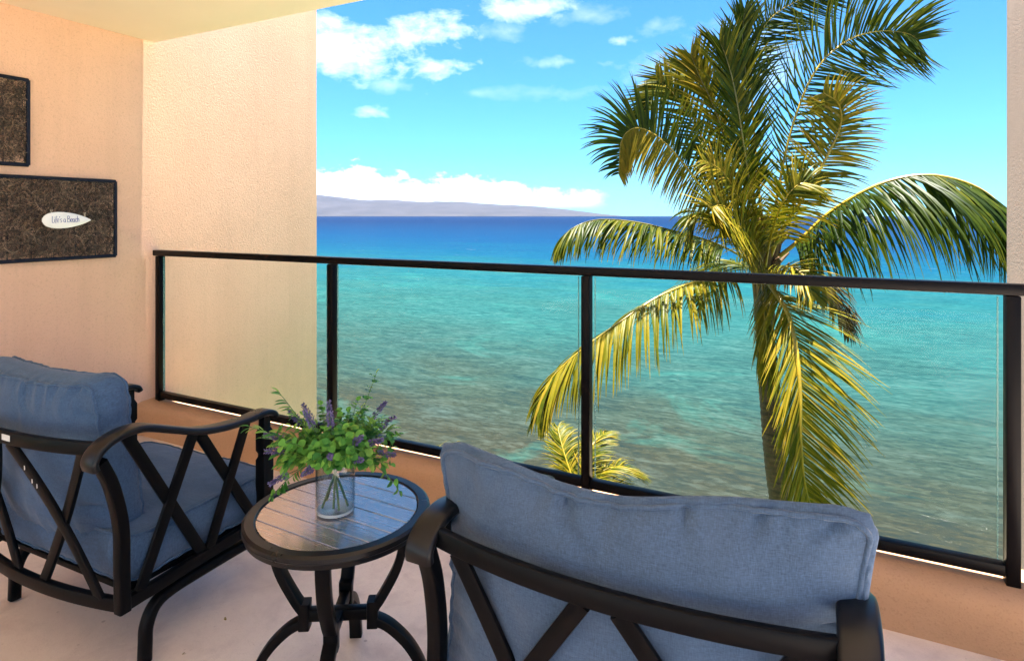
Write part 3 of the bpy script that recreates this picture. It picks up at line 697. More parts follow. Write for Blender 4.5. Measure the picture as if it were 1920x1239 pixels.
# ------------------------------------------------------------------ round side table
TAB = Vector((-1.284, 1.398, 0)); TZ = 0.56; TR = 0.268
def build_table():
    t = empty('side_table', TAB, radians(-2.2))
    tag(t, 'small round black table with brown slatted top and curved legs between the armchairs', 'table')
    mb = MB(); n = 72; rings = []
    ring_prof = [(TR - 0.036, TZ - 0.014), (TR - 0.036, TZ - 0.004), (TR - 0.033, TZ), (TR - 0.008, TZ), (TR, TZ - 0.006), (TR + 0.001, TZ - 0.018), (TR - 0.003, TZ - 0.022), (TR - 0.006, TZ - 0.036), (TR - 0.03, TZ - 0.038), (TR - 0.034, TZ - 0.028)]
    for i in range(n + 1):
        a = 2 * pi * i / n; rings.append([(r * cos(a), r * sin(a), z) for r, z in ring_prof])
    mb.quad_strip(rings, cap=False); mb.build('rim', M['rim'], t, smooth=28)
    R = TR - 0.0385; ns = 7; pitch = 2 * R / ns
    for i in range(ns):
        y0 = -R + i * pitch + 0.0016; y1 = -R + (i + 1) * pitch - 0.0016
        mb = MB(); top = []; k = 9
        yl = [y0 + (y1 - y0) * j / k for j in range(k + 1)]
        ring = [(-math.sqrt(max(R * R - y * y, 1e-5)), y) for y in yl] + [(math.sqrt(max(R * R - y * y, 1e-5)), y) for y in yl[::-1]]
        zt = TZ - 0.0035
        inn = []
        cxm = (y0 + y1) / 2
        for x, y in ring: inn.append((x * 0.997, y + (0.0008 if y < cxm else -0.0008)))
        mb.quad_strip([[(x, y, zt - 0.012) for x, y in ring], [(x, y, zt - 0.0012) for x, y in ring], [(x, y, zt) for x, y in inn]])
        mb.build('slat', M['slat'], t, smooth=30)
    mb = MB(); mb.quad_strip([[(cos(2 * pi * i / 40) * (TR - 0.032), sin(2 * pi * i / 40) * (TR - 0.032), z) for i in range(40)] for z in (TZ - 0.030, TZ - 0.018)]); mb.build('under_plate', M['black'], t)
    for k in range(4):
        a = YAW + radians(3.5) + radians(2.2) + k * pi / 2
        d = Vector((cos(a), sin(a), 0)); S = Vector((-sin(a), cos(a), 0))
        def leg_curve(pts, n): return [d * p.x + UP * p.y for p in spline([Vector((r, z, 0)) for r, z in pts], n)]
        up = leg_curve([(0.196, TZ - 0.03), (0.192, 0.46), (0.172, 0.38), (0.130, 0.30), (0.104, 0.262)], 20)
        lo = leg_curve([(0.100, 0.232), (0.150, 0.205), (0.205, 0.150), (0.245, 0.078), (0.262, 0.002)], 20)
        mb = MB()
        for path in (up, lo):
            rr = []
            for i, p in enumerate(path):
                tt = (path[min(i + 1, len(path) - 1)] - path[max(i - 1, 0)]).normalized(); n_ = S.cross(tt).normalized()
                rr.append([p + S * u + n_ * v for u, v in rrect(0.040, 0.026, 0.004)])
            mb.quad_strip(rr)
        rr = [[d * (0.100 + u) + S * v + UP * z for u, v in rrect(0.032, 0.0405, 0.004)] for z in (0.208, 0.286)]
        mb.quad_strip(rr); mb.build('leg', M['black'], t, smooth=40)
    for k in range(2):
        a = YAW + radians(5.7) + k * pi / 2; d = Vector((cos(a), sin(a), 0))
        mb = MB(); mb.sweep([d * -0.086, d * 0.086] if k == 0 else [d * -0.0865, d * 0.0865], rrect(0.03, 0.034 - 0.002 * k, 0.004)); o = mb.build('stretcher', M['black'], t, smooth=40); o.location = (0, 0, 0.248)
build_table()

# ------------------------------------------------------------------ vase and bouquet
VC = Vector((-1.284, 1.382, TZ)); VR = 0.057; VH = 0.178
def build_vase():
    mb = MB(); n = 48
    prof = [(0.0, 0.0005), (VR - 0.003, 0.0005), (VR, 0.004), (VR, VH - 0.002), (VR - 0.0012, VH), (VR - 0.0026, VH - 0.002), (VR - 0.0026, 0.012), (VR - 0.006, 0.009), (0.0, 0.009)]
    rings = [[(r * cos(2 * pi * i / n), r * sin(2 * pi * i / n), z) for r, z in prof] for i in range(n + 1)]
    mb.quad_strip(rings, close=False, cap=False)
    v = mb.build('glass_vase', M['vase'], smooth=45, loc=VC); tag(v, 'clear glass cylinder vase half filled with water on the round table', 'vase')
    mb = MB(); wl = 0.118; wr = VR - 0.0034
    prof = [(0.0, 0.0098), (wr - 0.004, 0.0098), (wr, 0.014), (wr, wl), (0.0, wl)]
    rings = [[(r * cos(2 * pi * i / n), r * sin(2 * pi * i / n), z) for r, z in prof] for i in range(n + 1)]
    mb.quad_strip(rings, close=False, cap=False); mb.build('water', M['vase_water'], v, smooth=45)
    mb = MB(); mb.quad_strip([[(wr * cos(2 * pi * i / n), wr * sin(2 * pi * i / n), z) for i in range(n)] for z in (0.0012, 0.0088)]); mb.build('painted_glow_disc', M['vase_glow'], v, smooth=40)  # added pale disc, stands in for refracted skylight
build_vase()
def leaf_mesh(name, L_, W_, cup, tone, n=5):
    mb = MB()
    for i in range(n + 1):
        t = i / n; wd = W_ * math.sqrt(max(0, 1 - (2 * t - 1) ** 2)) * (1.0 - 0.15 * t) + (0.0004)
        z = -cup * t * t * L_
        for s in (-1, 0, 1):
            mb.v.append((s * wd, t * L_, z + abs(s) * wd * 0.25)); mb.c.append(tone)
    for i in range(n):
        for j in range(2):
            a = i * 3 + j; mb.f.append((a, a + 1, a + 4, a + 3))
    me = mb.mesh(name)
    for p in me.polygons: p.use_smooth = True
    me.materials.append(M['sprig']); return me
def build_bouquet():
    rng = random.Random(11)
    b = empty('bouquet', VC + Vector((0, 0, 0.012)))
    tag(b, 'green leafy bouquet with purple lavender sprigs standing in the glass vase', 'bouquet')
    org = Vector((0, 0, 0.165))
    rounds = [leaf_mesh('leaf', 0.0225, 0.0112, 0.25, t) for t in (0.2, 0.4, 0.55, 0.7, 0.85)]
    longs = [leaf_mesh('leaf', 0.034, 0.0064, 0.35, t) for t in (0.25, 0.5, 0.75, 0.95)]
    floret = None
    count = 0; extra = MB()
    def leaf_at(parent, p, d, up, me, sc):
        nonlocal count
        d = d.normalized(); side = d.cross(up)
        if side.length < 1e-3: side = d.orthogonal()
        side.normalize(); nrm = side.cross(d)
        m = Matrix((side, d, nrm)).transposed().to_4x4(); m.translation = p
        m = m @ Matrix.Scale(sc, 4)
        if count < 290:
            o = bpy.data.objects.new('leaf', me); COL.objects.link(o); o.parent = parent; o.matrix_local = m; count += 1
        else:
            base = len(extra.v)
            for v in me.vertices: extra.v.append(tuple(m @ v.co)); extra.c.append(me.attributes['tone'].data[v.index].value)
            for p_ in me.polygons: extra.f.append(tuple(base + i for i in p_.vertices))
    def sprig_path(az, el, ln, droop):
        d = Vector((cos(az) * cos(el), sin(az) * cos(el), sin(el))); pts = []; p = org + Vector((cos(az) * 0.030, sin(az) * 0.030, -0.02)); 
        for i in range(9):
            pts.append(p.copy()); p = p + d * (ln / 8); d = (d + Vector((0, 0, -droop / 8))).normalized()
        return pts
    specs = []
    for i in range(95):
        az = rng.uniform(0, 2 * pi); 
        u = rng.random(); el = math.asin(min(0.99, 0.06 + 0.94 * u)) if rng.random() < 0.9 else rng.uniform(0.0, 0.3)
        front = cos(az - math.atan2(-FWD.y, -FWD.x))
        if front > 0.2: el = max(el, 0.42 * front + 0.1)
        ln = rng.uniform(0.09, 0.165) * (1.05 if el > 0.9 else 1.0)
        specs.append((az, el, ln, rng.uniform(0.0, 0.5), 'round' if rng.random() < 0.72 else 'long'))
    for i in range(45):
        az = rng.uniform(0, 2 * pi); u = rng.random(); specs.append((az, math.asin(min(0.99, 0.25 + 0.75 * u)), rng.uniform(0.06, 0.12), rng.uniform(0, 0.4), 'round'))
    # stand-out sprigs: tall one on the right, low hanging ones at the front left
    ra = math.atan2(RGT.y, RGT.x); fa = math.atan2(-FWD.y, -FWD.x)
    specs += [(ra + 0.2, 1.22, 0.255, 0.0, 'round'), (ra + pi + 0.5, -0.1, 0.17, 1.0, 'round'), (ra - 0.2, 0.1, 0.20, 1.4, 'round'), (ra + pi, 1.0, 0.235, 0.2, 'long'), (ra + pi - 0.3, 0.25, 0.235, 0.3, 'long'), (ra + pi + 0.2, 0.55, 0.235, 0.2, 'long')]
    order = sorted(specs, key=lambda s: -(cos(s[0] - fa) + 0.6 * sin(s[1])))     # the front ones first
    for (az, el, ln, dr, kind) in order:
        pts = sprig_path(az, el, ln, dr)
        mb = MB(); mb.tube(pts, [0.0016 - 0.0008 * i / 8 for i in range(9)], 5); s = mb.build('sprig', M['stem'], b, smooth=60)
        nl = rng.randint(10, 14)
        for j in range(nl):
            t = 0.30 + 0.70 * (j + rng.random() * 0.6) / nl; k = min(int(t * 8), 7); p = pts[k].lerp(pts[k + 1], t * 8 - k)
            tan = (pts[k + 1] - pts[k]).normalized(); o1 = tan.orthogonal().normalized(); rot = Matrix.Rotation(rng.uniform(0, 2 * pi), 3, tan); o2 = rot @ o1
            if kind == 'round': leaf_at(s, p, o2 * 1.0 + tan * 0.5, tan * 0.8 + UP * 0.7, rng.choice(rounds), rng.uniform(0.75, 1.2))
            else: leaf_at(s, p, o2 * 0.6 + tan * 0.8, tan * -0.3 + UP, rng.choice(longs), rng.uniform(0.7, 1.25))
        leaf_at(s, pts[-1], (pts[-1] - pts[-2]), UP, rng.choice(longs if kind == 'long' else rounds), 0.8)
    if extra.f:
        me = extra.mesh('small_leaves'); [setattr(p, 'use_smooth', True) for p in me.polygons]
        tag(link_obj('small_leaves', me, M['sprig'], b), kind='stuff')
    # lavender: stem with whorls of tiny florets
    lav = [(ra + pi - 0.1, 0.95, 0.215), (ra + pi + 0.4, 0.40, 0.20), (ra + pi + 0.15, 0.55, 0.22), (fa - 0.5, 1.15, 0.225), (fa + 0.1, 1.25, 0.20), (fa - 0.05, 1.45, 0.215), (fa + 0.2, 0.55, 0.19), (ra - 0.5, 0.62, 0.20), (ra - 0.3, 0.30, 0.20),
           (ra + 0.2, 0.75, 0.21), (fa + 0.7, 0.75, 0.21), (fa - 0.9, -0.05, 0.19), (ra - 0.9, 0.42, 0.19), (fa - 0.2, 0.28, 0.18), (ra + 0.6, 0.9, 0.22), (ra + pi - 0.6, 0.9, 0.21)]
    for az, el, ln in lav:
        pts = sprig_path(az, el, ln * 0.86, 0.3); mb = MB(); mb.tube(pts, 0.0012, 5); s = mb.build('lavender_sprig', M['stem'], b, smooth=60)
        fl = MB()
        for j in range(110):
            t = 0.66 + 0.34 * rng.random(); k = min(int(t * 8), 7); p = pts[k].lerp(pts[k + 1], t * 8 - k)
            tan = (pts[k + 1] - pts[k]).normalized(); o2 = Matrix.Rotation(rng.uniform(0, 2 * pi), 3, tan) @ tan.orthogonal().normalized()
            rr_ = 0.0115 * (1 - 0.6 * (t - 0.66) / 0.34); q = p + o2 * rr_ * rng.uniform(0.5, 1.1); h = o2 * 0.0035 + tan * 0.003; sd_ = tan.cross(o2) * 0.0022
            base = len(fl.v); fl.v += [tuple(q - h), tuple(q + sd_), tuple(q + h), tuple(q - sd_), tuple(q + tan * 0.003)]
            fl.f += [(base, base + 1, base + 4), (base + 1, base + 2, base + 4), (base + 2, base + 3, base + 4), (base + 3, base, base + 4)]
        fl.build('florets', M['lavender'], s)
    # stems in the water
    for k, (a, r0, r1) in enumerate(((fa - 0.9, 0.04, 0.030), (fa + 0.5, 0.046, 0.028), (fa + 1.3, 0.042, 0.03), (fa + 2.6, 0.04, 0.02), (fa - 2.2, 0.04, 0.02), (fa + 0.1, 0.03, 0.015))):
        d = Vector((cos(a), sin(a), 0)); mb = MB()
        mb.tube(spline([d * r0 + UP * 0.006, d * r0 * 0.5 + UP * 0.055, d * -0.006 + UP * 0.11, d * -r1 + UP * 0.17], 10), 0.0034, 7); mb.build('stem', M['stem'], b, smooth=60)
build_bouquet()

# ------------------------------------------------------------------ wall panels and the hanging sign
def build_panel(label, y0, y1, z0, z1, seed, n):
    rng = random.Random(seed); W = y1 - y0; H = z1 - z0
    p = empty('wall_panel', (WX0, (y0 + y1) / 2, z0)); tag(p, label, 'wall art', 'framed vine panels on the stucco wall')
    x = 0.028
    c = [(x, -W / 2, 0), (x, W / 2, 0), (x, W / 2, H), (x, -W / 2, H)]
    for a, b_ in zip(c, c[1:] + c[:1]):
        mb = MB(); mb.tube([Vector(a).lerp(Vector(b_), i / 12) + Vector((noise.noise(Vector((i, seed, 1))) * 0.002, noise.noise(Vector((i, seed, 2))) * 0.003, noise.noise(Vector((i, seed, 3))) * 0.003)) for i in range(13)], 0.011, 8); mb.build('frame_bar', M['wire'], p, smooth=60)
    nv = max(3, int(W / 0.105))
    for i in range(1, nv):
        yy = -W / 2 + W * i / nv
        mb = MB(); mb.tube([(0.020, yy, 0.0), (0.020, yy, H)], 0.0032, 5); mb.build('wire', M['wire'], p, smooth=60)
    mb = MB()
    for i in range(n):
        yy = rng.uniform(-W / 2 + 0.01, W / 2 - 0.01); zz = rng.uniform(0.01, H - 0.01); a = rng.uniform(0, pi); L_ = rng.uniform(0.035, 0.095); k = rng.uniform(-4.0, 4.0)
        pts = []; d = a; q = Vector((rng.uniform(0.010, 0.034), yy, zz)); tone = rng.random() ** 1.6
        for j in range(6):
            q2 = Vector((q.x, min(max(q.y, -W / 2 + 0.006), W / 2 - 0.006), min(max(q.z, 0.006), H - 0.006))); pts.append(q2)
            q = q + Vector((rng.uniform(-0.002, 0.002), cos(d) * L_ / 5, sin(d) * L_ / 5)); d += k / 5
        b0 = len(mb.v); mb.tube(pts, rng.uniform(0.0009, 0.0020), 3); mb.c += [tone] * (len(mb.v) - b0)
    o = mb.build('vine_weave', M['vine'], p); tag(o, kind='stuff')
build_panel('lower woven brown vine panel on the stucco wall, behind the white surfboard sign', 1.30, 2.335, 1.178, 1.648, 3, 8000)
build_panel('upper woven brown vine panel cut off by the photo\'s left edge', 0.82, 1.856, 1.717, 2.195, 4, 8000)
def build_sign():
    s = empty('surfboard_sign', (WX0 + 0.062, 2.04, 1.405)); tag(s, 'small white surfboard shaped sign with blue handwriting hung on the lower vine panel', 'sign')
    # outline: blunt at the left, pointed at the right
    def half(t): return 0.047 * (math.sqrt(min(t / 0.26, 1.0)) if t < 0.16 else 1) * (1 if t < 0.16 else 1) if False else 0.048 * (sin(pi * min(t, 1) ** 0.62) ** 0.62 if t < 1 else 0)
    mb = MB(); rings = []; n = 26
    for i in range(n + 1):
        t = i / n; t_ = min(max(t, 0.004), 0.996); h = 0.048 * (t_ ** 0.42) * ((1 - t_) ** 0.80) / (0.344 ** 0.42 * 0.656 ** 0.80)
        y = -0.131 + 0.262 * t; ring = []
        for k in range(12):
            a = 2 * pi * k / 12; ring.append((0.008 * sin(a) * (h / 0.048) ** 0.5, y, h * cos(a)))
        rings.append(ring)
    mb.quad_strip(rings); mb.build('board', M['sign'], s, smooth=60)
    # handwriting, drawn as pen strokes
    G = {'L': [[(0, 1.5), (0.02, 0.05), (0.5, 0)]], 'i': [[(0, 0.8), (0.05, 0)], [(0.0, 1.15), (0.03, 1.2)]], 'f': [[(0.55, 1.4), (0.3, 1.45), (0.2, 1.1), (0.15, -0.2)], [(0, 0.7), (0.45, 0.75)]],
         'e': [[(0.05, 0.4), (0.5, 0.5), (0.4, 0.8), (0.1, 0.75), (0, 0.3), (0.2, 0), (0.5, 0.12)]], '\'': [[(0.1, 1.4), (0.02, 1.1)]], 's': [[(0.45, 0.75), (0.15, 0.8), (0.1, 0.5), (0.4, 0.35), (0.35, 0.02), (0, 0.05)]],
         'a': [[(0.5, 0.75), (0.15, 0.75), (0, 0.35), (0.15, 0.0), (0.42, 0.15), (0.5, 0.75)], [(0.5, 0.75), (0.52, 0.1), (0.62, 0.0)]],
         'B': [[(0, 0), (0.02, 1.5)], [(0, 1.45), (0.5, 1.4), (0.5, 0.95), (0.1, 0.8), (0.65, 0.65), (0.6, 0.1), (0, 0)]], 'c': [[(0.5, 0.7), (0.2, 0.8), (0, 0.4), (0.2, 0.0), (0.5, 0.1)]], 'h': [[(0, 1.45), (0.02, 0)], [(0.02, 0.5), (0.25, 0.8), (0.45, 0.6), (0.46, 0)]]}
    wd = {'L': 0.62, 'i': 0.22, 'f': 0.5, 'e': 0.62, '\'': 0.25, 's': 0.6, 'a': 0.78, 'B': 0.82, 'c': 0.6, 'h': 0.6, ' ': 0.35}
    text = "Life's a Beach"; total = sum(wd[c] for c in text); sc = 0.145 / total; y = -0.083; mb = MB()
    for ch in text:
        for st in G.get(ch, []):
            pts = spline([(0.0082, y + a * sc, -0.013 + b_ * sc * 1.3 + (y + 0.08) * 0.02) for a, b_ in st], max(4, 4 * (len(st) - 1))) if len(st) > 2 else [Vector((0.0082, y + a * sc, -0.013 + b_ * sc * 1.3 + (y + 0.08) * 0.02)) for a, b_ in st]
            mb.tube(pts, 0.00125, 5)
        y += wd[ch] * sc
    mb.build('lettering', M['ink'], s)
    for yy in (-0.083, 0.098):
        h0 = 0.036 if yy < 0 else 0.020
        for dx in (-1, 1):
            mb = MB(); mb.tube([(0.0, yy, h0), (-0.004, yy + dx * 0.005, h0 + 0.026)], 0.0013, 5); mb.build('hanging_string', M['twine'], s)
build_sign()

# ------------------------------------------------------------------ palms
def make_frond(parent, pts, Lmax=0.75, n=62, droop=1.0, ang=(0.75, 1.05), spread=1.0, nrm=None, wind=Vector((0, 0, 0)), tone=(0.15, 0.6), width=0.030, t0=0.16, rach=0.020, mats=('rachis_green', 'palm'), seed=0, lens=(1.0, 1.0), rag=0.12, stiff=0.0, bias=(None, None), tones=None):
    """pts: world points of the rib from the crown outwards; leaflets hang, sweep and fray on both sides"""
    rng = random.Random(seed); org = parent.location; n = int(n * 1.55); width *= 1.08
    path = spline([p - org for p in pts], 40)
    mb = MB(); mb.tube(path, [rach * (1 - 0.86 * (i / 40) ** 0.8) for i in range(41)], 6)
    fr = mb.build('frond', M[mats[0]], parent, smooth=60)
    lf = MB()
    for side in (0, 1):
        sg = -1 if side == 0 else 1
        for i in range(n):
            t = t0 + (1 - t0) * (i + rng.uniform(0.1, 0.9)) / n; k = min(int(t * 40), 39); p = path[k].lerp(path[k + 1], t * 40 - k)
            T = (path[k + 1] - path[k]).normalized()
            N_ = Vector(nrm) if nrm is not None else UP
            S = T.cross(N_)
            if S.length < 0.15: S = T.cross(Vector((0.3, -1, 0.2)))
            S.normalize(); N2 = S.cross(T).normalized()
            tt = (t - t0) / (1 - t0)
            L_ = Lmax * lens[side] * (0.42 + 0.58 * sin(pi * min(1, 0.12 + 0.80 * tt) ** 0.85)) * (1 - 0.35 * max(0, tt - 0.8) / 0.2) * rng.uniform(0.86, 1.08)
            if rng.random() < rag: L_ *= rng.uniform(0.35, 0.75)
            fa = ang[0] + (ang[1] - ang[0]) * tt + rng.uniform(-0.10, 0.10)
            d = S * sg * cos(fa) * spread + T * sin(fa) + N2 * rng.uniform(-0.10, 0.32) + Vector((rng.gauss(0, 1), rng.gauss(0, 1), rng.gauss(0, 1))) * 0.07
            if bias[side] is not None: d = d + bias[side]
            d.normalize()
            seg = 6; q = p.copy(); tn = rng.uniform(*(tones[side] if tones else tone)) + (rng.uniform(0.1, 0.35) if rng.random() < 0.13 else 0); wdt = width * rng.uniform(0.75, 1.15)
            dr = droop * rng.uniform(0.75, 1.25); tw = rng.uniform(-0.5, 0.5)
            wv = wind * rng.uniform(0.7, 1.3)
            base = len(lf.v)
            for j in range(seg + 1):
                s = j / seg
                bl = (d.cross(T) if d.cross(T).length > 0.05 else d.orthogonal()).normalized()
                W_ = bl.cross(d).normalized()
                W_ = (Matrix.Rotation(tw * s, 3, d) @ W_)
                w_ = wdt * (0.55 + 0.45 * min(1, s * 4)) * (1 - s ** 2.2) * 0.5 + 0.0012
                lf.v += [tuple(q - W_ * w_), tuple(q + bl * w_ * 0.35), tuple(q + W_ * w_)]
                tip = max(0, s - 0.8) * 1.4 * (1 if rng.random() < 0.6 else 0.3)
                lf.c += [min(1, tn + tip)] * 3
                q = q + d * (L_ / seg)
                d = (d + (Vector((0, 0, -1)) * dr * (0.35 + 0.9 * s) + wv * (0.3 + s)) * (1.0 / seg) * (1 - stiff)).normalized()
            for j in range(seg):
                a = base + j * 3
                lf.f += [(a, a + 1, a + 4, a + 3), (a + 1, a + 2, a + 5, a + 4)]
    me = lf.mesh('leaflets')
    for p in me.polygons: p.use_smooth = True
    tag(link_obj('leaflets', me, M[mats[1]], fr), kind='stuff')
    return fr

def make_trunk(parent, path, r0, r1, n=60):
    org = parent.location
    pts = spline([p - org for p in path], n * 3); mb = MB(); rr = []
    for i, p in enumerate(pts):
        t = i / (n * 3); r = r0 + (r1 - r0) * t
        r *= 1 + (0.045 if i % 3 == 0 else (-0.012 if i % 3 == 1 else 0.012)); rr.append([p + Vector((cos(2 * pi * k / 16) * r * (1 + 0.05 * noise.noise(Vector((k * 0.9, i * 0.4, 1)))), sin(2 * pi * k / 16) * r * (1 + 0.05 * noise.noise(Vector((k * 0.9, i * 0.4, 6)))), 0.012 * noise.noise(Vector((k * 0.7, i * 0.5, 2))))) for k in range(16)])
    mb.quad_strip(rr); return mb.build('trunk', M['trunk'], parent, smooth=25)

ZP = 7.8
def P(px, py, dz=0.0): return at(px, py, ZP + dz)
def build_main_palm():
    base = P(1500, 405, 0.4); base.z = LAWN_Z
    t = empty('palm_tree', base); tag(t, 'tall wind-blown coconut palm standing just beyond the railing, its crown above the rail', 'palm tree', 'coconut palms below the balcony')
    b2 = base.copy()
    make_trunk(t, [b2, b2.lerp(P(1520, 1150, 0.3), 0.5), P(1500, 1120, 0.25), P(1468, 960, 0.1), P(1454, 867, 0.02), P(1446, 782), P(1438, 680), P(1433, 590), P(1431, 520)], 0.165, 0.098)
    mb = MB(); rng = random.Random(5)                       # sheath of fibre and old leaf bases under the crown
    c0 = P(1434, 500) - t.location
    for i in range(46):
        a = rng.uniform(0, 2 * pi); d = Vector((cos(a), sin(a), 0)); h = rng.uniform(-0.25, 0.55)
        p0 = c0 + d * 0.09 + UP * (h - 0.45); p1 = c0 + d * rng.uniform(0.09, 0.16) + UP * h; p2 = c0 + d * rng.uniform(0.2, 0.34) + UP * (h + rng.uniform(0.1, 0.4))
        mb.tube(spline([p0, p1, p2], 6), [0.05 * (1 - 0.12 * k) for k in range(7)], 6)
    mb.build('crown_sheath', M['fibre'], t, smooth=60)
    c = lambda dx=0, dy=0, dz=0: P(1432 + dx, 505 + dy, dz)
    wr = RGT * 0.55                                        # the breeze blows to the right
    F_ = make_frond
    # big right frond, shade of its underside put into darker leaflet tones
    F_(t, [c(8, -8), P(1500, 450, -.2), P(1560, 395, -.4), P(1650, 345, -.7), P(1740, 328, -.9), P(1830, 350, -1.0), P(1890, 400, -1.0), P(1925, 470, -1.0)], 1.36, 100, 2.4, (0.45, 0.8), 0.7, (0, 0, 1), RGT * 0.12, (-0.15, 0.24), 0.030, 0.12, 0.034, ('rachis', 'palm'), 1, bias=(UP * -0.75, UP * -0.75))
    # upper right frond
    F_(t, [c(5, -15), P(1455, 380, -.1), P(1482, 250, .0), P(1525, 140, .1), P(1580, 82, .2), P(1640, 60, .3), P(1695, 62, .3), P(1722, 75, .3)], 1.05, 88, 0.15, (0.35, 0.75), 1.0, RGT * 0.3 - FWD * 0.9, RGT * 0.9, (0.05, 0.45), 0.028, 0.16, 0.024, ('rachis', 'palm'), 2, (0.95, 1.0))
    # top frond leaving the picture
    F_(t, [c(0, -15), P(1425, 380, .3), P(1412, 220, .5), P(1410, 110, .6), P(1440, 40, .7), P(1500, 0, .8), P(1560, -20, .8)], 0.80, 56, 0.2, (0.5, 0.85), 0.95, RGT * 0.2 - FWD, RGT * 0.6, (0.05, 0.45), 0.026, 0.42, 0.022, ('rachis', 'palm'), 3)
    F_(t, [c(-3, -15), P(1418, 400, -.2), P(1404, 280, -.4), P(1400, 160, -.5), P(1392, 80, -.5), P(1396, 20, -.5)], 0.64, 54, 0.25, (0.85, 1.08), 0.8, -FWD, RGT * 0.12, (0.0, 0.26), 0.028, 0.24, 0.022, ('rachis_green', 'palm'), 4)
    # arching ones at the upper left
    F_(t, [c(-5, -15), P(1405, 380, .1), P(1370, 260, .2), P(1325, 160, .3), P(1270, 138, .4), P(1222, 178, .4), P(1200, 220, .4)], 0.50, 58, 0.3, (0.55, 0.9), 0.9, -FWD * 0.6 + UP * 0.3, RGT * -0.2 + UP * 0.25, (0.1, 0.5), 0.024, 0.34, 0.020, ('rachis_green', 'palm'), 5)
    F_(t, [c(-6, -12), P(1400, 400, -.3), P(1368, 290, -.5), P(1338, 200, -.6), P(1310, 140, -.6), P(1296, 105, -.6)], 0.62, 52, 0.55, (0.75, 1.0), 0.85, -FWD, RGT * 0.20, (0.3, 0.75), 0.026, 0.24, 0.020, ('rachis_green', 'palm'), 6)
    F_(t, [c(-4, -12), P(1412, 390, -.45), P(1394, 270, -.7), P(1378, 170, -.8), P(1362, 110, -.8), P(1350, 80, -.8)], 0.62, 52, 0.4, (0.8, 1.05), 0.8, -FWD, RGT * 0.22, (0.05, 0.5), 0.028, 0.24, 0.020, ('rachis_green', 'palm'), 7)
    # left frond bending over, backlit glow painted pale into lower leaflets, dark comb above
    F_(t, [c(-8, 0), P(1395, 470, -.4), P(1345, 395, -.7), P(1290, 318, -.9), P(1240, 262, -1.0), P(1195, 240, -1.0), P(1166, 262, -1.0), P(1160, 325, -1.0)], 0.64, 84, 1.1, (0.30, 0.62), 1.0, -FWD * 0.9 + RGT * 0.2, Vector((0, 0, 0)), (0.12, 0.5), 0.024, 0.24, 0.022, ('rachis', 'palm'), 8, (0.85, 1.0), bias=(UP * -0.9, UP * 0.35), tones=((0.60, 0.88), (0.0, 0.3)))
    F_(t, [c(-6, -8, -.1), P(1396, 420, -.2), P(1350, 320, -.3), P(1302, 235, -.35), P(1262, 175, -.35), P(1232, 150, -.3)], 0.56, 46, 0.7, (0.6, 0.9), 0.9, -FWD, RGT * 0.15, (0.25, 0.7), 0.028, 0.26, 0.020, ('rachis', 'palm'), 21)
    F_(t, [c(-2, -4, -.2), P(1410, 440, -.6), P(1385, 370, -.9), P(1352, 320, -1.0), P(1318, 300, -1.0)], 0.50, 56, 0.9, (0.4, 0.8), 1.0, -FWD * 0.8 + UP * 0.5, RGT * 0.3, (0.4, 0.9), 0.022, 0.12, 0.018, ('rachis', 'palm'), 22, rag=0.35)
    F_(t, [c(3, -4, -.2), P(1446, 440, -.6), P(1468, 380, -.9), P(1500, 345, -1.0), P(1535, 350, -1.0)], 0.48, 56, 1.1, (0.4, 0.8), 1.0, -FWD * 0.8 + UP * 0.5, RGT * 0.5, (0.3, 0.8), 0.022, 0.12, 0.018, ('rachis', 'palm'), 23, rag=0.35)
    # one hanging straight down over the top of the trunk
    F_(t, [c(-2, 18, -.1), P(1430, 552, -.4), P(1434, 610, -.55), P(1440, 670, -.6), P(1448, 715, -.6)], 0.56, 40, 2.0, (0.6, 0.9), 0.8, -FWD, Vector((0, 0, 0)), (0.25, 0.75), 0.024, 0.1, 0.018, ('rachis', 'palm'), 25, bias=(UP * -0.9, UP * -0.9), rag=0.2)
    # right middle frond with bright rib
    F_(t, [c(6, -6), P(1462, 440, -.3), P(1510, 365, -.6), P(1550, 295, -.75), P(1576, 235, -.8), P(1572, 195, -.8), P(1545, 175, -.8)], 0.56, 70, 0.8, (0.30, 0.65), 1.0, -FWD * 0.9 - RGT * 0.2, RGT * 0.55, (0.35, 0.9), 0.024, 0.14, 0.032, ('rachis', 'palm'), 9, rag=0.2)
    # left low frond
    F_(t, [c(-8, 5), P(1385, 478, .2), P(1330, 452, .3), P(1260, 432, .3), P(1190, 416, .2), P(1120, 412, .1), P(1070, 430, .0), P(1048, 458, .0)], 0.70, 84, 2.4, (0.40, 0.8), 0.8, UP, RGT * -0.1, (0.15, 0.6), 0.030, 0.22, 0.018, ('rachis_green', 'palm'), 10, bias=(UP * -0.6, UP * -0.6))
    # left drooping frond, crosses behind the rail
    F_(t, [c(-4, 15), P(1385, 520, -.3), P(1320, 524, -.6), P(1240, 553, -.9), P(1160, 605, -1.1), P(1085, 660, -1.2), P(1030, 715, -1.2), P(1008, 775, -1.2)], 0.82, 92, 2.0, (0.5, 0.85), 0.8, UP - FWD * 0.2, RGT * 0.12, (0.25, 0.7), 0.030, 0.16, 0.020, ('rachis', 'palm'), 11, bias=(UP * -0.55, UP * -0.55))
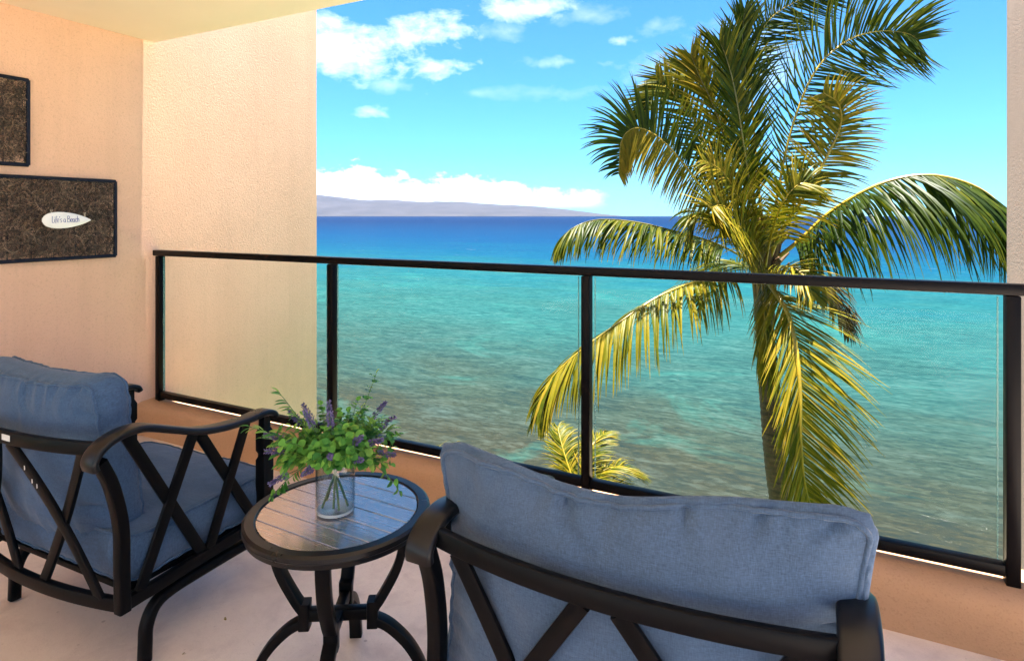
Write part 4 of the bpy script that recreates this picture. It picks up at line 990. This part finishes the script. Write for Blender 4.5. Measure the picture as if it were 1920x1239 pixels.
    # front frond hanging down before the trunk
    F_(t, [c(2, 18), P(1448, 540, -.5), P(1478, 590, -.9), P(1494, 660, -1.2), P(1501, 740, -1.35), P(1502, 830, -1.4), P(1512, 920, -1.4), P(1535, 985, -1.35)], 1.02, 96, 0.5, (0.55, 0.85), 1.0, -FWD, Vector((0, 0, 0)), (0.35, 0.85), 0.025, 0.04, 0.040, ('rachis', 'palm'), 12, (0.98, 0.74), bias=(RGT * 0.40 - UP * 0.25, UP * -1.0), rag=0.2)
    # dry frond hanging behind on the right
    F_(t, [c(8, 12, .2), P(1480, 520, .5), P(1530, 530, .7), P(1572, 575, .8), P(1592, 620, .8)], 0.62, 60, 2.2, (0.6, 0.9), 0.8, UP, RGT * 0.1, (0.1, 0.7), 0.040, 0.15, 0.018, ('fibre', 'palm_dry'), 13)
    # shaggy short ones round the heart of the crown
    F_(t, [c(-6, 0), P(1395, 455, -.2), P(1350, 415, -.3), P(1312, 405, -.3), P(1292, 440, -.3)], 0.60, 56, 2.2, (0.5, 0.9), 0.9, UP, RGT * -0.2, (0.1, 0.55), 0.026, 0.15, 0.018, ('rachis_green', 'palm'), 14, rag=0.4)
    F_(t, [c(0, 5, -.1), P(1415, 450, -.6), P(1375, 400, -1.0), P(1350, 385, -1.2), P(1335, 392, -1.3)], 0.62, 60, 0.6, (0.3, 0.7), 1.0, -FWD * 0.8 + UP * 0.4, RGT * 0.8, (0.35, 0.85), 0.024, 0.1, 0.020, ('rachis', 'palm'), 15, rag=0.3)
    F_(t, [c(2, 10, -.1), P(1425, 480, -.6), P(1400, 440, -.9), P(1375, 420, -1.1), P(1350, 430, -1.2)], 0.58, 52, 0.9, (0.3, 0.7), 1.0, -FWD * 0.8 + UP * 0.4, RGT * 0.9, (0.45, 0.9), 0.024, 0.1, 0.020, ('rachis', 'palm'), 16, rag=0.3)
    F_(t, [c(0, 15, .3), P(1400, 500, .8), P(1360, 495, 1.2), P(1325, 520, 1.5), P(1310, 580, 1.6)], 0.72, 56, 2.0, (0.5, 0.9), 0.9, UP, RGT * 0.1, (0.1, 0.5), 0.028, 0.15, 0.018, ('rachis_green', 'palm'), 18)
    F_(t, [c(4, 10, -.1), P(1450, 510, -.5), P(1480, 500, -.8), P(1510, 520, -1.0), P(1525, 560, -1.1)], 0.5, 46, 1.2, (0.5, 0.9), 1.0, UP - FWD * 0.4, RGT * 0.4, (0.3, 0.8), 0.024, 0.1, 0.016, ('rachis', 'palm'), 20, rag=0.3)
build_main_palm()

def build_low_palm(label, centre, specs, seed, ground=LAWN_Z):
    base = Vector((centre.x + 0.3, centre.y + 0.3, ground)); t = empty('palm_tree', base); tag(t, label, 'palm tree', 'coconut palms below the balcony')
    make_trunk(t, [base, base.lerp(centre, 0.5) + Vector((0.1, 0, 0)), centre - UP * 0.3], 0.2, 0.14, 40)
    for i, (az, el, ln, dr) in enumerate(specs):
        a = az; d = Vector((cos(a) * cos(el), sin(a) * cos(el), sin(el))); p = centre.copy(); pts = []
        for k in range(7):
            pts.append(p.copy()); p = p + d * (ln / 6); d = (d + Vector((0, 0, -dr / 6)) + RGT * 0.10).normalized()
        make_frond(t, pts, 0.85 * ln / 2.2, 84, 1.1, (0.5, 0.9), 0.9, UP, RGT * 1.3, (0.25, 0.85), 0.026, 0.1, 0.022, ('rachis', 'palm'), seed + i, rag=0.4)
ra = math.atan2(RGT.y, RGT.x)
build_low_palm('small yellow green palm crown rising behind the foreground chair\'s cushion', at(1092, 945, 12.5),
               [(ra + 2.5, 1.1, 1.65, 1.3), (ra + 1.6, 1.25, 1.75, 1.6), (ra + 0.6, 1.15, 1.8, 2.4), (ra + 4.6, 1.15, 1.6, 2.0), (ra + 3.3, 0.8, 1.4, 1.7), (ra + 0.1, 0.95, 1.7, 2.8), (ra + 5.4, 1.0, 1.6, 2.4)], 40)
build_low_palm('palm mostly hidden behind curb and chair, a single yellow frond tip showing above bottom rail', at(722, 962, 13.0),
               [(ra + 0.45, 1.0, 1.95, 0.5), (ra + 2.6, 0.3, 1.8, 1.6), (ra + 4.2, 0.3, 1.8, 2.0), (ra + 5.4, 0.2, 1.7, 1.8), (ra + 1.4, 0.35, 1.7, 1.6)], 60)

# ------------------------------------------------------------------ small litter on the floor
def build_litter():
    rng = random.Random(9)
    for i, (px, py, s) in enumerate(((424, 1161, 0.010), (345, 1228, 0.007))):
        Z = CAM_H * F / (py - 405); p = at(px, py, Z); mb = MB()
        for k in range(3): mb.v += [(rng.uniform(-s, s) * 1.2, rng.uniform(-s, s), 0.0015 + 0.002 * k), (rng.uniform(-s, s) * 1.2, rng.uniform(-s, s), 0.002), (rng.uniform(-s, s), rng.uniform(-s, s), 0.005)]; mb.f.append((3 * k, 3 * k + 1, 3 * k + 2))
        o = mb.build('leaf_crumb', M['rachis'], loc=(p.x, p.y, 0.001)); tag(o, ['tiny yellow dry leaf crumb on the floor below the table', 'tiny yellow leaf crumb on the floor beside the left chair\'s foot'][i], 'leaf crumb')
build_litter()

# ------------------------------------------------------------------ sea air
def build_haze():
    m, nt, out = new_mat('sea haze'); v = nt.nodes.new('ShaderNodeVolumePrincipled')
    v.inputs['Color'].default_value = (0.17, 0.27, 0.52, 1); v.inputs['Density'].default_value = HAZE
    v.inputs['Anisotropy'].default_value = 0.0
    nt.links.new(v.outputs[0], out.inputs['Volume'])
    mb = MB(); mb.box(-31000, 31000, -1000, 31000, -21, 1250); o = mb.build('haze', m); tag(o, kind='stuff')
HAZE = 1.6e-5
build_haze()
